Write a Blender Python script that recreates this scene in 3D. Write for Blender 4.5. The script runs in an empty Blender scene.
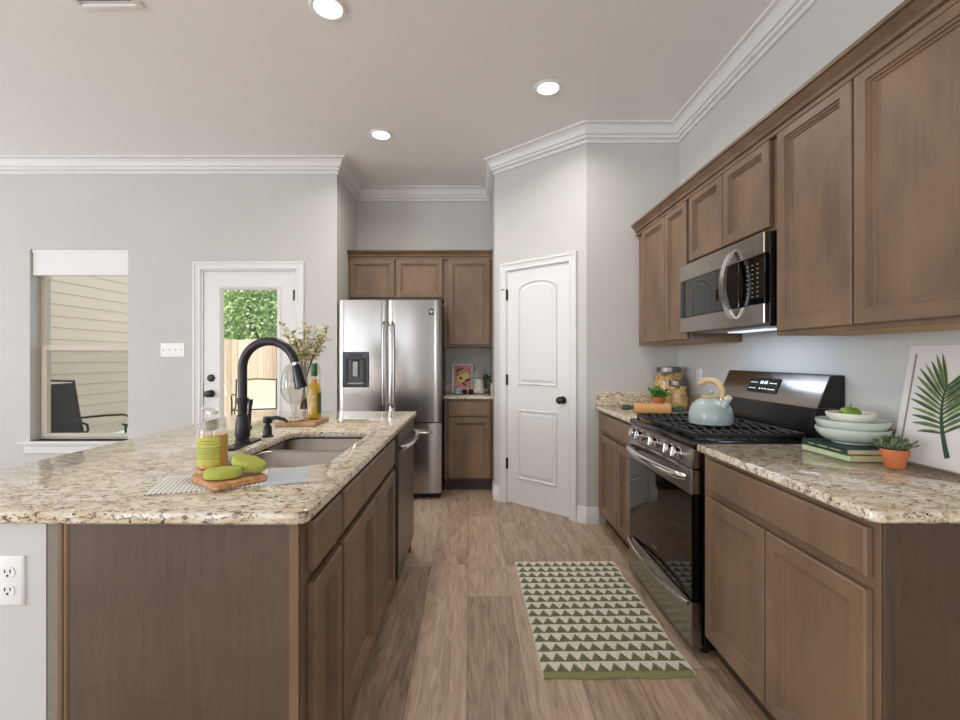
import bpy, bmesh, math, random
from mathutils import Vector, Matrix
random.seed(7)
SC = bpy.context.scene
COL = SC.collection
H = 1.28            # camera height
F = 458.0           # focal length in pixels of the 960 x 720 frame

# ------------------------------------------------------------------ camera, world, lights, exposure
cam_d = bpy.data.cameras.new('camera')
cam = bpy.data.objects.new('camera', cam_d); COL.objects.link(cam)
cam.location = (0, 0, H); cam.rotation_euler = (math.pi/2, 0, 0)
cam_d.sensor_width = 36; cam_d.sensor_fit = 'HORIZONTAL'; cam_d.lens = 36*F/960
cam_d.shift_x = 9.5/960; cam_d.shift_y = -2.5/960
cam_d.clip_start = 0.02; cam_d.clip_end = 200
SC.camera = cam
w = bpy.data.worlds.new('daylight'); SC.world = w; w.use_nodes = True
bg = w.node_tree.nodes['Background']
bg.inputs[0].default_value = (0.78, 0.88, 1.0, 1); bg.inputs[1].default_value = 1.6
SC.view_settings.view_transform = 'Standard'; SC.view_settings.look = 'None'
SC.view_settings.gamma = 1; SC.view_settings.use_curve_mapping = False
SC.view_settings.exposure = 0.22
SC.cycles.max_bounces = 10; SC.cycles.diffuse_bounces = 5; SC.cycles.glossy_bounces = 5
SC.cycles.transmission_bounces = 8; SC.cycles.transparent_max_bounces = 16
SC.cycles.caustics_reflective = False; SC.cycles.caustics_refractive = False
SC.cycles.sample_clamp_indirect = 6; SC.cycles.use_denoising = True

def lamp(name, kind, loc, rot, energy, color=(1, 1, 1), size=None, size_y=None, spread=None, angle=None):
    d = bpy.data.lights.new(name, kind); d.energy = energy; d.color = color
    if kind == 'AREA':
        d.shape = 'RECTANGLE' if size_y else 'DISK'; d.size = size
        if size_y: d.size_y = size_y
        if spread: d.spread = spread
    if angle is not None: d.angle = angle
    o = bpy.data.objects.new(name, d); COL.objects.link(o)
    o.location = loc; o.rotation_euler = rot
    return o
R = math.radians
sd0 = Vector((.08, .52, -.85)).to_track_quat('-Z', 'Y').to_euler()
lamp('sun', 'SUN', (0, 0, 12), sd0, 4.6, (1, .96, .9), angle=R(3))
# added daylight fill, unseen, behind and to the left of the camera
DAY = (.85, .912, 1)
for wx_, ww, we in ((.7, 1.3, 30), (-2.0, .6, 11), (-3.0, .5, 10), (-4.25, 1.1, 30)):  # narrow pair follows the refrigerator's reflected streaks, wide pair added as fill
    lamp('front_daylight_fill', 'AREA', (wx_, -4.42, 1.55), (R(100), 0, 0), we, DAY, ww, 1.9)
lamp('side_daylight_fill', 'AREA', (-6.42, -1.95, 1.4), (0, R(-104), 0), 175, DAY, 2.2, 2.7)
lamp('side_daylight_fill', 'AREA', (-6.42, 2.75, 1.4), (0, R(-104), 0), 30, DAY, 2.2, 1.9)  # second side fill, added to brighten the right-hand cabinets
CANS = [(-.724, 2.326), (.511, 3.02), (-.714, 3.656)]
CEIL = 3.06
for cx, cy in CANS:
    lamp('recessed_light_lamp', 'AREA', (cx, cy, CEIL-.014), (0, 0, 0), 7.5, (1, .96, .90), .13, spread=R(150))
lamp('microwave_task_lamp', 'AREA', (1.36, 2.32, 1.408), (0, 0, 0), 1.3, (.60, .74, 1), .07, .55)

# ------------------------------------------------------------------ materials
def S(r, g, b):
    f = lambda c: (c/255/12.92) if c/255 <= .04045 else ((c/255+.055)/1.055)**2.4
    return (f(r), f(g), f(b), 1)
class NT:
    """small helper around a material's node tree"""
    def __init__(self, name):
        self.m = bpy.data.materials.new(name); self.m.use_nodes = True
        self.t = self.m.node_tree; self.p = self.t.nodes['Principled BSDF']
    def n(self, typ, ins=None, **kw):
        nd = self.t.nodes.new(typ)
        for k, v in kw.items(): setattr(nd, k, v)
        for k, v in (ins or {}).items(): self.set(nd.inputs[k], v)
        return nd
    def set(self, sock, v):
        if isinstance(v, bpy.types.NodeSocket): self.t.links.new(v, sock)
        else: sock.default_value = v
    def math(self, op, a, b=0.0, c=0.0):
        nd = self.n('ShaderNodeMath', operation=op)
        self.set(nd.inputs[0], a); self.set(nd.inputs[1], b); self.set(nd.inputs[2], c)
        return nd.outputs[0]
    def coord(self, scale=(1, 1, 1), kind='Object'):
        c = self.n('ShaderNodeTexCoord')
        mp = self.n('ShaderNodeMapping', {'Vector': c.outputs[kind], 'Scale': scale})
        return mp.outputs[0]
    def noise(self, vec, scale, detail=4, rough=.5, dist=0.0):
        return self.n('ShaderNodeTexNoise', {'Vector': vec, 'Scale': scale, 'Detail': detail, 'Roughness': rough, 'Distortion': dist}).outputs['Fac']
    def ramp(self, fac, stops):
        nd = self.n('ShaderNodeValToRGB', {'Fac': fac})
        e = nd.color_ramp.elements
        while len(e) < len(stops): e.new(.5)
        for i, (p, c) in enumerate(stops): e[i].position = p; e[i].color = c if len(c) == 4 else (*c, 1)
        return nd.outputs[0]
    def mix(self, fac, a, b, blend='MIX'):
        nd = self.n('ShaderNodeMix', data_type='RGBA', blend_type=blend)
        self.set(nd.inputs[0], fac); self.set(nd.inputs[6], a); self.set(nd.inputs[7], b)
        return nd.outputs[2]
    def base(self, v): self.set(self.p.inputs['Base Color'], v); return self
    def props(self, rough=.5, metal=0.0, spec=None, coat=None, trans=None, ior=None, bump=None):
        self.set(self.p.inputs['Roughness'], rough); self.set(self.p.inputs['Metallic'], metal)
        if spec is not None: self.p.inputs['Specular IOR Level'].default_value = spec
        if coat is not None: self.p.inputs['Coat Weight'].default_value = coat; self.p.inputs['Coat Roughness'].default_value = .08
        if trans is not None: self.p.inputs['Transmission Weight'].default_value = trans
        if ior is not None: self.p.inputs['IOR'].default_value = ior
        if bump is not None:
            b = self.n('ShaderNodeBump', {'Height': bump[0], 'Strength': bump[1], 'Distance': bump[2]})
            self.t.links.new(b.outputs[0], self.p.inputs['Normal'])
        return self.m
def plain(name, col, rough=.5, metal=0.0, var=.06, scale=30, **kw):
    t = NT(name); f = t.noise(t.coord(), scale, 3)
    a = tuple(max(0, c*(1-var)) for c in col[:3])+(1,); b = tuple(min(1, c*(1+var)) for c in col[:3])+(1,)
    t.base(t.ramp(f, [(.3, a), (.7, b)])); return t.props(rough, metal, **kw)

def wood_stain(name, dark, light, rough=.42, vertical=True):
    t = NT(name)
    g = t.noise(t.coord((46, 46, 3.2) if vertical else (46, 3.2, 46)), 1.0, 6, .6, .9)
    blot = t.noise(t.coord((5, 5, 2.5)), 1.0, 3, .55)
    f = t.math('ADD', t.math('MULTIPLY', g, .24), t.math('MULTIPLY', blot, .76))
    t.base(t.ramp(f, [(.22, dark), (.72, light)]))
    return t.props(rough, spec=.45, bump=(g, .08, .002))
M = {}
M['cab'] = wood_stain('brown_stained_maple', S(94, 74, 57), S(141, 113, 88))
def veneer(name, dark, light):
    t = NT(name)
    g = t.noise(t.coord((60, 60, 5)), 1.0, 6, .62, .8); h = t.noise(t.coord((7, 7, 160)), 1.0, 4, .6); k = t.noise(t.coord(), 3.5, 3)
    f = t.math('ADD', t.math('ADD', t.math('MULTIPLY', g, .40), t.math('MULTIPLY', h, .20)), t.math('MULTIPLY', k, .40))
    t.base(t.ramp(f, [(.34, dark), (.66, light)]))
    return t.props(.5, bump=(h, .05, .002))
M['cab_panel'] = veneer('brown_stained_veneer', S(76, 59, 48), S(102, 82, 69))
M['cab_panel_warm'] = veneer('darker_warm_veneer', S(66, 48, 35), S(92, 70, 53))  # veneer in darker, warmer tones, for the right end panel only
M['cab_raw'] = plain('unfinished_birch', S(190, 150, 105), .6)
M['toe'] = plain('dark_toe_board', S(70, 56, 46), .6)
M['wall'] = plain('warm_white_wall_paint', S(202, 200, 195), .75, 0, .012, 4)
M['ceil'] = plain('ceiling_paint', S(241, 239, 236), .85, 0, .012, 4)
M['trim'] = plain('white_semi_gloss_trim', S(228, 226, 223), .38, 0, .01, 6)
M['white'] = plain('white_plastic', S(236, 235, 232), .35, 0, .01)
M['black'] = plain('black_enamel', S(14, 14, 15), .22, 0, .02)
M['blackmatte'] = plain('black_cast_iron', S(22, 22, 24), .5, 0, .15, 90)
M['bronze'] = plain('oil_rubbed_bronze', S(58, 54, 56), .36, .6, .1)
M['glassblack'] = plain('black_oven_glass', S(7, 7, 8), .03, 0, .02, spec=.4)
M['dark'] = plain('dark_void', S(18, 16, 15), .7)
M['chrome'] = plain('polished_steel', S(205, 203, 200), .16, 1, .02)
def steel(name, col, rough, axis):
    t = NT(name); sc = [220, 220, 220]; sc[axis] = 1.2
    g = t.noise(t.coord(tuple(sc)), 1.0, 3)
    t.base(t.ramp(g, [(.3, tuple(c*.93 for c in col[:3])+(1,)), (.7, col)]))
    return t.props(t.math('ADD', t.math('MULTIPLY', g, .10), rough), 1)
M['steel_h'] = steel('brushed_steel_horizontal', S(164, 157, 150), .2, 1)
M['steel_f'] = steel('brushed_steel_fridge', S(166, 161, 155), .15, 2)
M['steel_dw'] = steel('brushed_steel_dishwasher', S(128, 121, 115), .26, 1)
M['steel_sink'] = steel('brushed_steel_sink', S(158, 151, 143), .25, 0)

def granite():
    t = NT('speckled_granite')
    v = t.coord((1, 1.9, 1.9))
    big = t.noise(v, 14, 5, .6, .4)
    basec = t.ramp(big, [(.30, S(186, 160, 130)), (.46, S(214, 197, 170)), (.60, S(232, 223, 204)), (.75, S(200, 190, 176))])
    m1 = t.noise(v, 42, 5, .65, .6)                                        # grey brown flecks
    c1 = t.mix(t.ramp(m1, [(.54, (0, 0, 0)), (.61, (1, 1, 1))]), basec, S(122, 103, 88))
    v2 = t.coord((1, 2.0, 1.6))
    m2 = t.noise(v2, 66, 3, .6, .3)                                       # dark crystals
    m2 = t.math('ADD', m2, t.math('MULTIPLY', t.noise(v, 6, 2), .12))
    c2 = t.mix(t.ramp(m2, [(.675, (0, 0, 0)), (.705, (1, 1, 1))]), c1, S(44, 37, 36))
    m3 = t.noise(t.coord((1, 1, 1)), 170, 2, .5)
    c3 = t.mix(t.ramp(m3, [(.62, (0, 0, 0)), (.70, (1, 1, 1))]), c2, S(236, 228, 212))
    t.base(c3)
    return t.props(.075, spec=.55)
M['granite'] = granite()

def planks():
    t = NT('oak_look_planks')
    c = t.n('ShaderNodeTexCoord'); s = t.n('ShaderNodeSeparateXYZ', {0: c.outputs['Object']})
    W, L = .2275, 1.25
    u = t.math('DIVIDE', t.math('ADD', s.outputs[0], 10*W + .013), W)
    row = t.math('FLOOR', u); fu = t.math('FRACT', u)
    rnd = t.n('ShaderNodeTexWhiteNoise', {'W': row}, noise_dimensions='1D').outputs['Value']
    vv = t.math('ADD', t.math('DIVIDE', s.outputs[1], L), t.math('MULTIPLY', rnd, 7.3))
    pid = t.math('FLOOR', vv); fv = t.math('FRACT', vv)
    cv = t.n('ShaderNodeCombineXYZ', {0: row, 1: pid, 2: 0.0})
    tone = t.n('ShaderNodeTexWhiteNoise', {'Vector': cv.outputs[0]}, noise_dimensions='2D').outputs['Value']
    gv = t.n('ShaderNodeCombineXYZ', {0: t.math('MULTIPLY', s.outputs[0], 55), 1: t.math('ADD', t.math('MULTIPLY', s.outputs[1], 4.5), t.math('MULTIPLY', tone, 37)), 2: t.math('MULTIPLY', tone, 11)})
    g = t.noise(gv.outputs[0], 1.0, 6, .62, 1.3)
    gv2 = t.n('ShaderNodeCombineXYZ', {0: t.math('MULTIPLY', s.outputs[0], 12), 1: t.math('ADD', t.math('MULTIPLY', s.outputs[1], 1.8), t.math('MULTIPLY', tone, 19)), 2: 0.0})
    g2 = t.noise(gv2.outputs[0], 1.0, 3, .5, 2.2)
    f = t.math('ADD', t.math('MULTIPLY', g, .6), t.math('MULTIPLY', g2, .4))
    wood = t.ramp(f, [(.34, S(114, 93, 77)), (.48, S(172, 147, 125)), (.64, S(208, 186, 164))])
    wood = t.mix(.35, wood, t.ramp(tone, [(0, S(136, 114, 94)), (.5, S(172, 148, 124)), (1, S(198, 176, 152))]))
    ex = t.math('MINIMUM', fu, t.math('SUBTRACT', 1.0, fu)); ey = t.math('MINIMUM', fv, t.math('SUBTRACT', 1.0, fv))
    seam = t.math('MAXIMUM', t.math('LESS_THAN', ex, .008), t.math('LESS_THAN', ey, .0016))
    t.base(t.mix(t.math('MULTIPLY', seam, .55), wood, S(84, 68, 56)))
    return t.props(t.math('ADD', .30, t.math('MULTIPLY', g, .18)), spec=.42, bump=(g, .10, .002))
M['floor'] = planks()

def siding(name, col):
    t = NT(name); f = t.noise(t.coord((40, 2, 40)), 1, 4)
    t.base(t.ramp(f, [(.3, tuple(c*.94 for c in col[:3])+(1,)), (.7, col)])); return t.props(.6)
M['siding'] = siding('beige_vinyl_siding', S(214, 190, 168))
M['almond'] = plain('almond_vinyl', S(206, 194, 176), .45, 0, .02)
M['fence'] = NT('cedar_fence_boards')
t = M['fence']; c = t.n('ShaderNodeTexCoord'); s_ = t.n('ShaderNodeSeparateXYZ', {0: c.outputs['Object']})
bid = t.math('FLOOR', t.math('DIVIDE', s_.outputs[0], .145))
bt = t.n('ShaderNodeTexWhiteNoise', {'W': bid}, noise_dimensions='1D').outputs['Value']
gr = t.noise(t.coord((28, 28, 1.6)), 1, 5, .6, .5)
t.base(t.ramp(t.math('ADD', t.math('MULTIPLY', bt, .5), t.math('MULTIPLY', gr, .5)), [(.2, S(168, 136, 114)), (.5, S(214, 186, 164)), (.85, S(232, 212, 194))]))
M['fence'] = t.props(.75)
def leafmat(name, a, b):
    t = NT(name); f = t.noise(t.coord((1, 1, 1)), 9, 3, .6)
    t.base(t.ramp(f, [(.35, a), (.65, b)])); t.p.inputs['Subsurface Weight'].default_value = 0
    return t.props(.55)
M['leaf'] = leafmat('tree_leaves', S(112, 140, 74), S(196, 210, 140))
M['leaf2'] = leafmat('tree_leaves_pale', S(130, 160, 92), S(214, 224, 164))
M['bark'] = plain('bark', S(98, 82, 66), .8, 0, .2, 40)
M['lawn'] = leafmat('lawn_grass', S(120, 158, 130), S(178, 208, 186))
M['concrete'] = plain('patio_concrete', S(196, 192, 184), .8, 0, .06, 12)
M['sling'] = plain('cream_sling', S(196, 187, 170), .9, 0, .05, 60, spec=.1)
M['slingdark'] = plain('charcoal_sling', S(44, 41, 36), .95, 0, .12, 120, spec=.1)
M['darkmetal'] = plain('dark_brown_metal', S(40, 36, 34), .45, .4)

def arch_glass(name, tint=(.97, .98, .98, 1), refl=1.0):
    m = bpy.data.materials.new(name); m.use_nodes = True; tr = m.node_tree; tr.nodes.clear()
    out = tr.nodes.new('ShaderNodeOutputMaterial'); mx = tr.nodes.new('ShaderNodeMixShader')
    tp = tr.nodes.new('ShaderNodeBsdfTransparent'); gl = tr.nodes.new('ShaderNodeBsdfGlossy')
    lw = tr.nodes.new('ShaderNodeLayerWeight'); lw.inputs[0].default_value = .5
    pw = tr.nodes.new('ShaderNodeMath'); pw.operation = 'POWER'; pw.inputs[1].default_value = 4.0
    fr = tr.nodes.new('ShaderNodeMath'); fr.operation = 'MULTIPLY_ADD'; fr.inputs[1].default_value = .55*refl; fr.inputs[2].default_value = .03*refl
    tr.links.new(lw.outputs['Facing'], pw.inputs[0]); tr.links.new(pw.outputs[0], fr.inputs[0])
    tp.inputs[0].default_value = tint; gl.inputs['Roughness'].default_value = .01
    for a, b in ((fr.outputs[0], mx.inputs[0]), (tp.outputs[0], mx.inputs[1]), (gl.outputs[0], mx.inputs[2]), (mx.outputs[0], out.inputs[0])): tr.links.new(a, b)
    return m
M['pane'] = arch_glass('window_glass')
M['clear'] = arch_glass('clear_vessel_glass', (.94, .95, .94, 1), 1.3)
M['pinkglass'] = arch_glass('blush_vessel_glass', (.97, .94, .92, 1), .5)
m = bpy.data.materials.new('insect_screen'); m.use_nodes = True; tr = m.node_tree
mx = tr.nodes.new('ShaderNodeMixShader'); tp = tr.nodes.new('ShaderNodeBsdfTransparent'); mx.inputs[0].default_value = .88
df = tr.nodes['Principled BSDF']; df.inputs['Base Color'].default_value = S(84, 84, 88); df.inputs['Roughness'].default_value = .9
tr.links.new(df.outputs[0], mx.inputs[1]); tr.links.new(tp.outputs[0], mx.inputs[2]); tr.links.new(mx.outputs[0], tr.nodes['Material Output'].inputs[0])
M['screen'] = m
def emis(name, col, st):
    m = bpy.data.materials.new(name); m.use_nodes = True; p = m.node_tree.nodes['Principled BSDF']
    p.inputs['Base Color'].default_value = col; p.inputs['Emission Color'].default_value = col; p.inputs['Emission Strength'].default_value = st
    return m
M['lens'] = emis('lit_lens', (1, .97, .92, 1), 4)
M['led'] = emis('lit_display', (.8, .9, 1, 1), .8)

# ------------------------------------------------------------------ mesh building
V = Vector
class MB:
    def __init__(self): self.b = bmesh.new(); self.mi = 0
    def face(self, vs):
        try: f = self.b.faces.new(vs); f.material_index = self.mi; return f
        except ValueError: return None
    def verts(self, pts): return [self.b.verts.new(p) for p in pts]
    def box(self, x0, x1, y0, y1, z0, z1, bev=0, seg=1):
        vs = self.verts([(x, y, z) for z in (z0, z1) for y in (y0, y1) for x in (x0, x1)])
        fs = [self.face([vs[i] for i in q]) for q in ((0, 2, 3, 1), (4, 5, 7, 6), (0, 1, 5, 4), (2, 6, 7, 3), (0, 4, 6, 2), (1, 3, 7, 5))]
        if bev:
            es = list({e for f in fs for e in f.edges})
            r = bmesh.ops.bevel(self.b, geom=es, offset=bev, segments=seg, affect='EDGES', profile=.5)
            for f in r['faces']: f.material_index = self.mi
        return self
    def obox(self, o, u, v, n, w, h, d, bev=0):
        """box with corner o, axes u v n and sizes w h d"""
        loops = [(0, 0), (0, d)] if not bev else [(bev, 0), (0, bev), (0, d-bev), (bev, d)]
        return self.rect(o, u, v, n, w, h, loops)
    def rect(self, o, u, v, n, w, h, loops):
        """nested rectangles (inset, height along n), bridged and capped at both ends"""
        o, u, v, n = V(o), V(u).normalized(), V(v).normalized(), V(n).normalized()
        prev = None
        for k, (i, d) in enumerate(loops):
            r = self.verts([o+u*a+v*c+n*d for a, c in ((i, i), (w-i, i), (w-i, h-i), (i, h-i))])
            if prev: self.bridge(prev, r)
            else: self.face(r[::-1])
            prev = r
        self.face(prev); return self
    def bridge(self, a, b):
        n = len(a)
        for i in range(n): self.face([a[i], a[(i+1) % n], b[(i+1) % n], b[i]])
    def rings(self, rings, cap0=True, cap1=True):
        prev = None
        for k, pts in enumerate(rings):
            r = self.verts(pts)
            if prev: self.bridge(prev, r)
            elif cap0: self.face(r[::-1])
            prev = r
        if cap1: self.face(prev)
        return self
    def lathe(self, prof, c=(0, 0, 0), seg=24, ax=None, cap0=True, cap1=True, sx=1, sy=1):
        c = V(c); q = V((0, 0, 1)).rotation_difference(V(ax).normalized()) if ax else None
        rs = []
        for r, z in prof:
            r = max(r, 1e-4); pts = []
            for k in range(seg):
                a = 2*math.pi*k/seg; p = V((r*math.cos(a)*sx, r*math.sin(a)*sy, z))
                if q: p = q @ p
                pts.append(c+p)
            rs.append(pts)
        return self.rings(rs, cap0, cap1)
    def cyl(self, a, b, r, seg=16, r2=None):
        a, b = V(a), V(b); L = (b-a).length
        return self.lathe([(r, 0), (r2 if r2 is not None else r, L)], a, seg, b-a)
    def tube(self, pts, r, seg=10):
        pts = [V(p) for p in pts]; n = len(pts)
        rr = r if isinstance(r, (list, tuple)) else [r]*n
        rs = []; prev = None
        for i, p in enumerate(pts):
            t = (pts[min(i+1, n-1)]-pts[max(i-1, 0)]).normalized()
            if prev is None:
                x = t.orthogonal().normalized()
            else: x = (prev-t*prev.dot(t)).normalized()
            prev = x; y = t.cross(x)
            rs.append([p+(x*math.cos(2*math.pi*k/seg)+y*math.sin(2*math.pi*k/seg))*rr[i] for k in range(seg)])
        return self.rings(rs)
    def prism(self, poly, fn, d0, d1):
        """poly of (a, b) extruded: fn(a, b, d) gives the point"""
        return self.rings([[V(fn(a, b, d)) for a, b in poly] for d in (d0, d1)])
    def sweep(self, path, prof):
        """profile (offset to the left of the path, z) along a 2-D polyline with mitred corners"""
        n = len(path); P = [V((x, y)) for x, y in path]; rings = []
        for i in range(n):
            if i == 0: d = (P[1]-P[0]).normalized(); m = V((-d.y, d.x))
            elif i == n-1: d = (P[i]-P[i-1]).normalized(); m = V((-d.y, d.x))
            else:
                a = (P[i]-P[i-1]).normalized(); b = (P[i+1]-P[i]).normalized()
                na, nb = V((-a.y, a.x)), V((-b.y, b.x)); m = (na+nb).normalized(); m = m/m.dot(na)
            rings.append([V((P[i].x+m.x*o, P[i].y+m.y*o, z)) for o, z in prof])
        return self.rings(rings)
    def leaf(self, p, d, up, L, W, curl=.15):
        p, d = V(p), V(d).normalized(); s = d.cross(V(up))
        s = s.normalized() if s.length > 1e-4 else d.orthogonal().normalized()
        nn = s.cross(d)
        a, b, c1, c2, c = p, p+d*L-nn*L*curl, p+d*L*.45+s*W*.5, p+d*L*.45-s*W*.5, p+d*L*.5+nn*L*curl*.4
        va, vb, v1, v2, vc = self.verts([a, b, c1, c2, c])
        for q in ((va, v1, vc), (v1, vb, vc), (vb, v2, vc), (v2, va, vc)): self.face(list(q))
        return self
    def build(self, name, mat, parent=None, world=True, angle=32, recalc=True, at=None):
        bm = self.b
        if recalc: bmesh.ops.recalc_face_normals(bm, faces=bm.faces)
        for f in bm.faces: f.smooth = True
        ca = math.radians(angle)
        for e in bm.edges:
            if len(e.link_faces) == 2 and e.calc_face_angle(0) > ca: e.smooth = False
        root = parent
        while root is not None and root.parent is not None: root = root.parent
        off = V(root.location) if (root is not None and world) else V((0, 0, 0))
        if at is not None: off = V(at)
        if off.length: bmesh.ops.translate(bm, verts=bm.verts, vec=-off)
        me = bpy.data.meshes.new(name); bm.to_mesh(me); bm.free()
        for mm in (mat if isinstance(mat, (list, tuple)) else [mat]): me.materials.append(M[mm] if isinstance(mm, str) else mm)
        o = bpy.data.objects.new(name, me); COL.objects.link(o)
        if at is not None: o.location = at
        if parent is not None: o.parent = parent
        return o
def thing(name, label, cat, loc=(0, 0, 0), rotz=0.0, group=None):
    o = bpy.data.objects.new(name, None); COL.objects.link(o); o.empty_display_size = .1
    o.location = loc; o.rotation_euler = (0, 0, rotz); o['label'] = label; o['category'] = cat
    if group: o['group'] = group
    return o
def tag(o, label, cat, group=None, kind=None):
    o['label'] = label; o['category'] = cat
    if group: o['group'] = group
    if kind: o['kind'] = kind
    return o
def struct(o, label, cat='wall'):
    o['kind'] = 'structure'; o['label'] = label; o['category'] = cat; return o
def sroot(name, label, cat, loc=(0, 0, 0)):
    return struct(thing(name, label, cat, loc), label, cat)
def rrect(x0, x1, y0, y1, r, z, k=6):
    """rounded rectangle, counter-clockwise; r one radius or four (corner order x1y1, x0y1, x0y0, x1y0)"""
    rr = r if isinstance(r, (list, tuple)) else [r]*4; pts = []
    for (cx, cy, sx, sy, a0), q in zip(((x1, y1, -1, -1, 0), (x0, y1, 1, -1, 90), (x0, y0, 1, 1, 180), (x1, y0, -1, 1, 270)), rr):
        for i in range(k+1):
            a = math.radians(a0+90*i/k); pts.append(V((cx+sx*q+q*math.cos(a), cy+sy*q+q*math.sin(a), z)))
    return pts
def inset_poly(pts, d):
    n = len(pts); P = [V(p) for p in pts]; out = []
    for i in range(n):
        a = (P[i]-P[i-1]).normalized(); b = (P[(i+1) % n]-P[i]).normalized()
        na, nb = V((-a.y, a.x)), V((-b.y, b.x)); m = (na+nb).normalized(); m = m/max(.3, m.dot(na))
        out.append(P[i]+m*d)
    return out
X, Y, Z = V((1, 0, 0)), V((0, 1, 0)), V((0, 0, 1))

# ------------------------------------------------------------------ room shell
XR, YL, YB = 1.60, 4.115, 4.83
PB, PA = V((.217, 4.13)), V((.8915, 3.52))
YF, XL = -4.5, -6.5
def wall_seg(mb, p0, p1, th, z0, z1, holes=()):
    """wall from p0 to p1, thickness to the right of the direction, with openings (s0, s1, za, zb)"""
    p0, p1 = V((*p0, 0)), V((*p1, 0)); L = (p1-p0).length; u = (p1-p0).normalized(); n = V((u.y, -u.x, 0))
    def piece(a, b, c, d):
        if b-a > 1e-4 and d-c > 1e-4: mb.obox(p0+u*a+Z*c, u, Z, n, b-a, d-c, th)
    s = 0
    for a, b, c, d in sorted(holes):
        piece(s, a, z0, z1); piece(a, b, z0, c); piece(a, b, d, z1); s = b
    piece(s, L, z0, z1)
    return mb
struct(MB().box(XL-.2, XR+.15, YF-.2, YB+.2, -.12, 0).build('floor', 'floor'), 'greige wood look plank floor', 'floor')
struct(MB().box(XL-.2, XR+.15, YF-.2, YB+.2, CEIL, CEIL+.12).build('ceiling', 'ceil'), 'smooth painted ceiling', 'ceiling')
struct(MB().box(XR, XR+.12, YF, 3.64, 0, CEIL).build('wall_right', 'wall'), 'white wall behind the range', 'wall')
WIN = (-3.958, -3.077, .53, 2.255)
DOOR = (-2.418, -1.570, 0, 2.066)
# left wall runs +x -> thickness must be on +y: go from right to left
struct(wall_seg(MB(), (-1.2, YL), (XL, YL), .16, 0, CEIL,
       [(-1.2-DOOR[1], -1.2-DOOR[0], -.0, DOOR[3]), (-1.2-WIN[1], -1.2-WIN[0], WIN[2], WIN[3])][::1]).build('wall_left', 'wall'), 'white wall with the window and the glass door', 'wall')
struct(MB().box(-1.32, -1.2, YL+.16, YB+.12, 0, CEIL).build('wall_alcove_left', 'wall'), 'short wall left of the refrigerator', 'wall')
struct(MB().box(-1.2, .217, YB, YB+.12, 0, CEIL).build('wall_back', 'wall'), 'back wall of the refrigerator alcove', 'wall')
struct(MB().box(.217, .31, 4.13, YB+.12, 0, CEIL).build('wall_alcove_right', 'wall'), 'short wall right of the alcove', 'wall')
e2 = (PA-PB).normalized(); E = V((e2.x, e2.y, 0)); N = V((e2.y, -e2.x, 0))  # N points to the room
if N.y > 0: N = -N
B3 = V((PB.x, PB.y, 0)); LD = (PA-PB).length
DS0, DS1, DZ = .137, .770, 2.038
mb = MB()
for a, b, c, d in ((0, DS0, 0, CEIL), (DS1, LD, 0, CEIL), (DS0, DS1, DZ, CEIL)):
    mb.obox(B3+E*a+Z*c, E, Z, -N, b-a, d-c, .11)
struct(mb.build('wall_pantry', 'wall'), 'angled white wall around the pantry door', 'wall')
struct(MB().box(.8915, XR, 3.52, 3.64, 0, CEIL).build('wall_pantry_right', 'wall'), 'white wall between pantry door and corner', 'wall')
# walls out of view, with openings mostly added for the daylight fill
wf = wall_seg(MB(), (XL, YF), (XR, YF), .15, 0, CEIL, [(6.5+a-b/2, 6.5+a+b/2, .6, 2.5) for a, b in ((-4.25, 1.1), (-3.0, .5), (-2.0, .6), (.7, 1.3))])
struct(wf.build('wall_front', 'wall'), 'wall behind the camera with two narrow windows and two added light openings', 'wall')
ws = wall_seg(MB(), (XL, YL+.16), (XL, YF), .15, 0, CEIL, [(YL+.16-3.7, YL+.16-1.8, .3, 2.5), (YL+.16+.6, YL+.16+3.3, .3, 2.5)])
struct(ws.build('wall_side', 'wall'), 'far left wall with two wide openings added for fill light', 'wall')

# crown moulding: path with the room on its left
prof = [(0, CEIL-.138), (.016, CEIL-.138), (.019, CEIL-.133), (.016, CEIL-.127), (.008, CEIL-.125), (.010, CEIL-.108), (.028, CEIL-.106), (.034, CEIL-.102), (.034, CEIL-.096), (.026, CEIL-.093),
        (.030, CEIL-.082), (.044, CEIL-.080), (.047, CEIL-.074), (.043, CEIL-.069), (.050, CEIL-.048), (.061, CEIL-.033), (.074, CEIL-.024), (.070, CEIL-.019), (.090, CEIL-.017), (.094, CEIL-.013), (.094, CEIL-.001), (0, CEIL-.001)]
path = [(XR, YF), (XR, 3.52), (PA.x, PA.y), (PB.x, PB.y), (PB.x, YB), (-1.2, YB), (-1.2, YL), (XL, YL)]
struct(MB().sweep(path, prof).build('trim_1', 'trim', angle=25), 'white stepped crown moulding around the ceiling', 'moulding')
bprof = [(0, 0), (.014, 0), (.014, .088), (.010, .098), (.010, .106), (.006, .116), (.005, .128), (0, .130)]
def base_run(name, path, label): struct(MB().sweep(path, bprof).build(name, 'trim'), label, 'baseboard')
pt = lambda s: (B3.x+E.x*s, B3.y+E.y*s)
base_run('baseboard_pantry_right', [(.985, 3.52), (PA.x, PA.y), pt(.834)], 'white baseboard wrapping the corner right of the pantry door')
base_run('baseboard_pantry_left', [pt(.066), (PB.x, PB.y), (PB.x, 4.33)], 'white baseboard left of the pantry door')
base_run('baseboard_left', [(-2.52, YL), (XL, YL)], 'white baseboard under the window')
base_run('baseboard_alcove', [(-1.2, YL), (-1.46, YL)], 'white baseboard between glass door and refrigerator')

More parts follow.
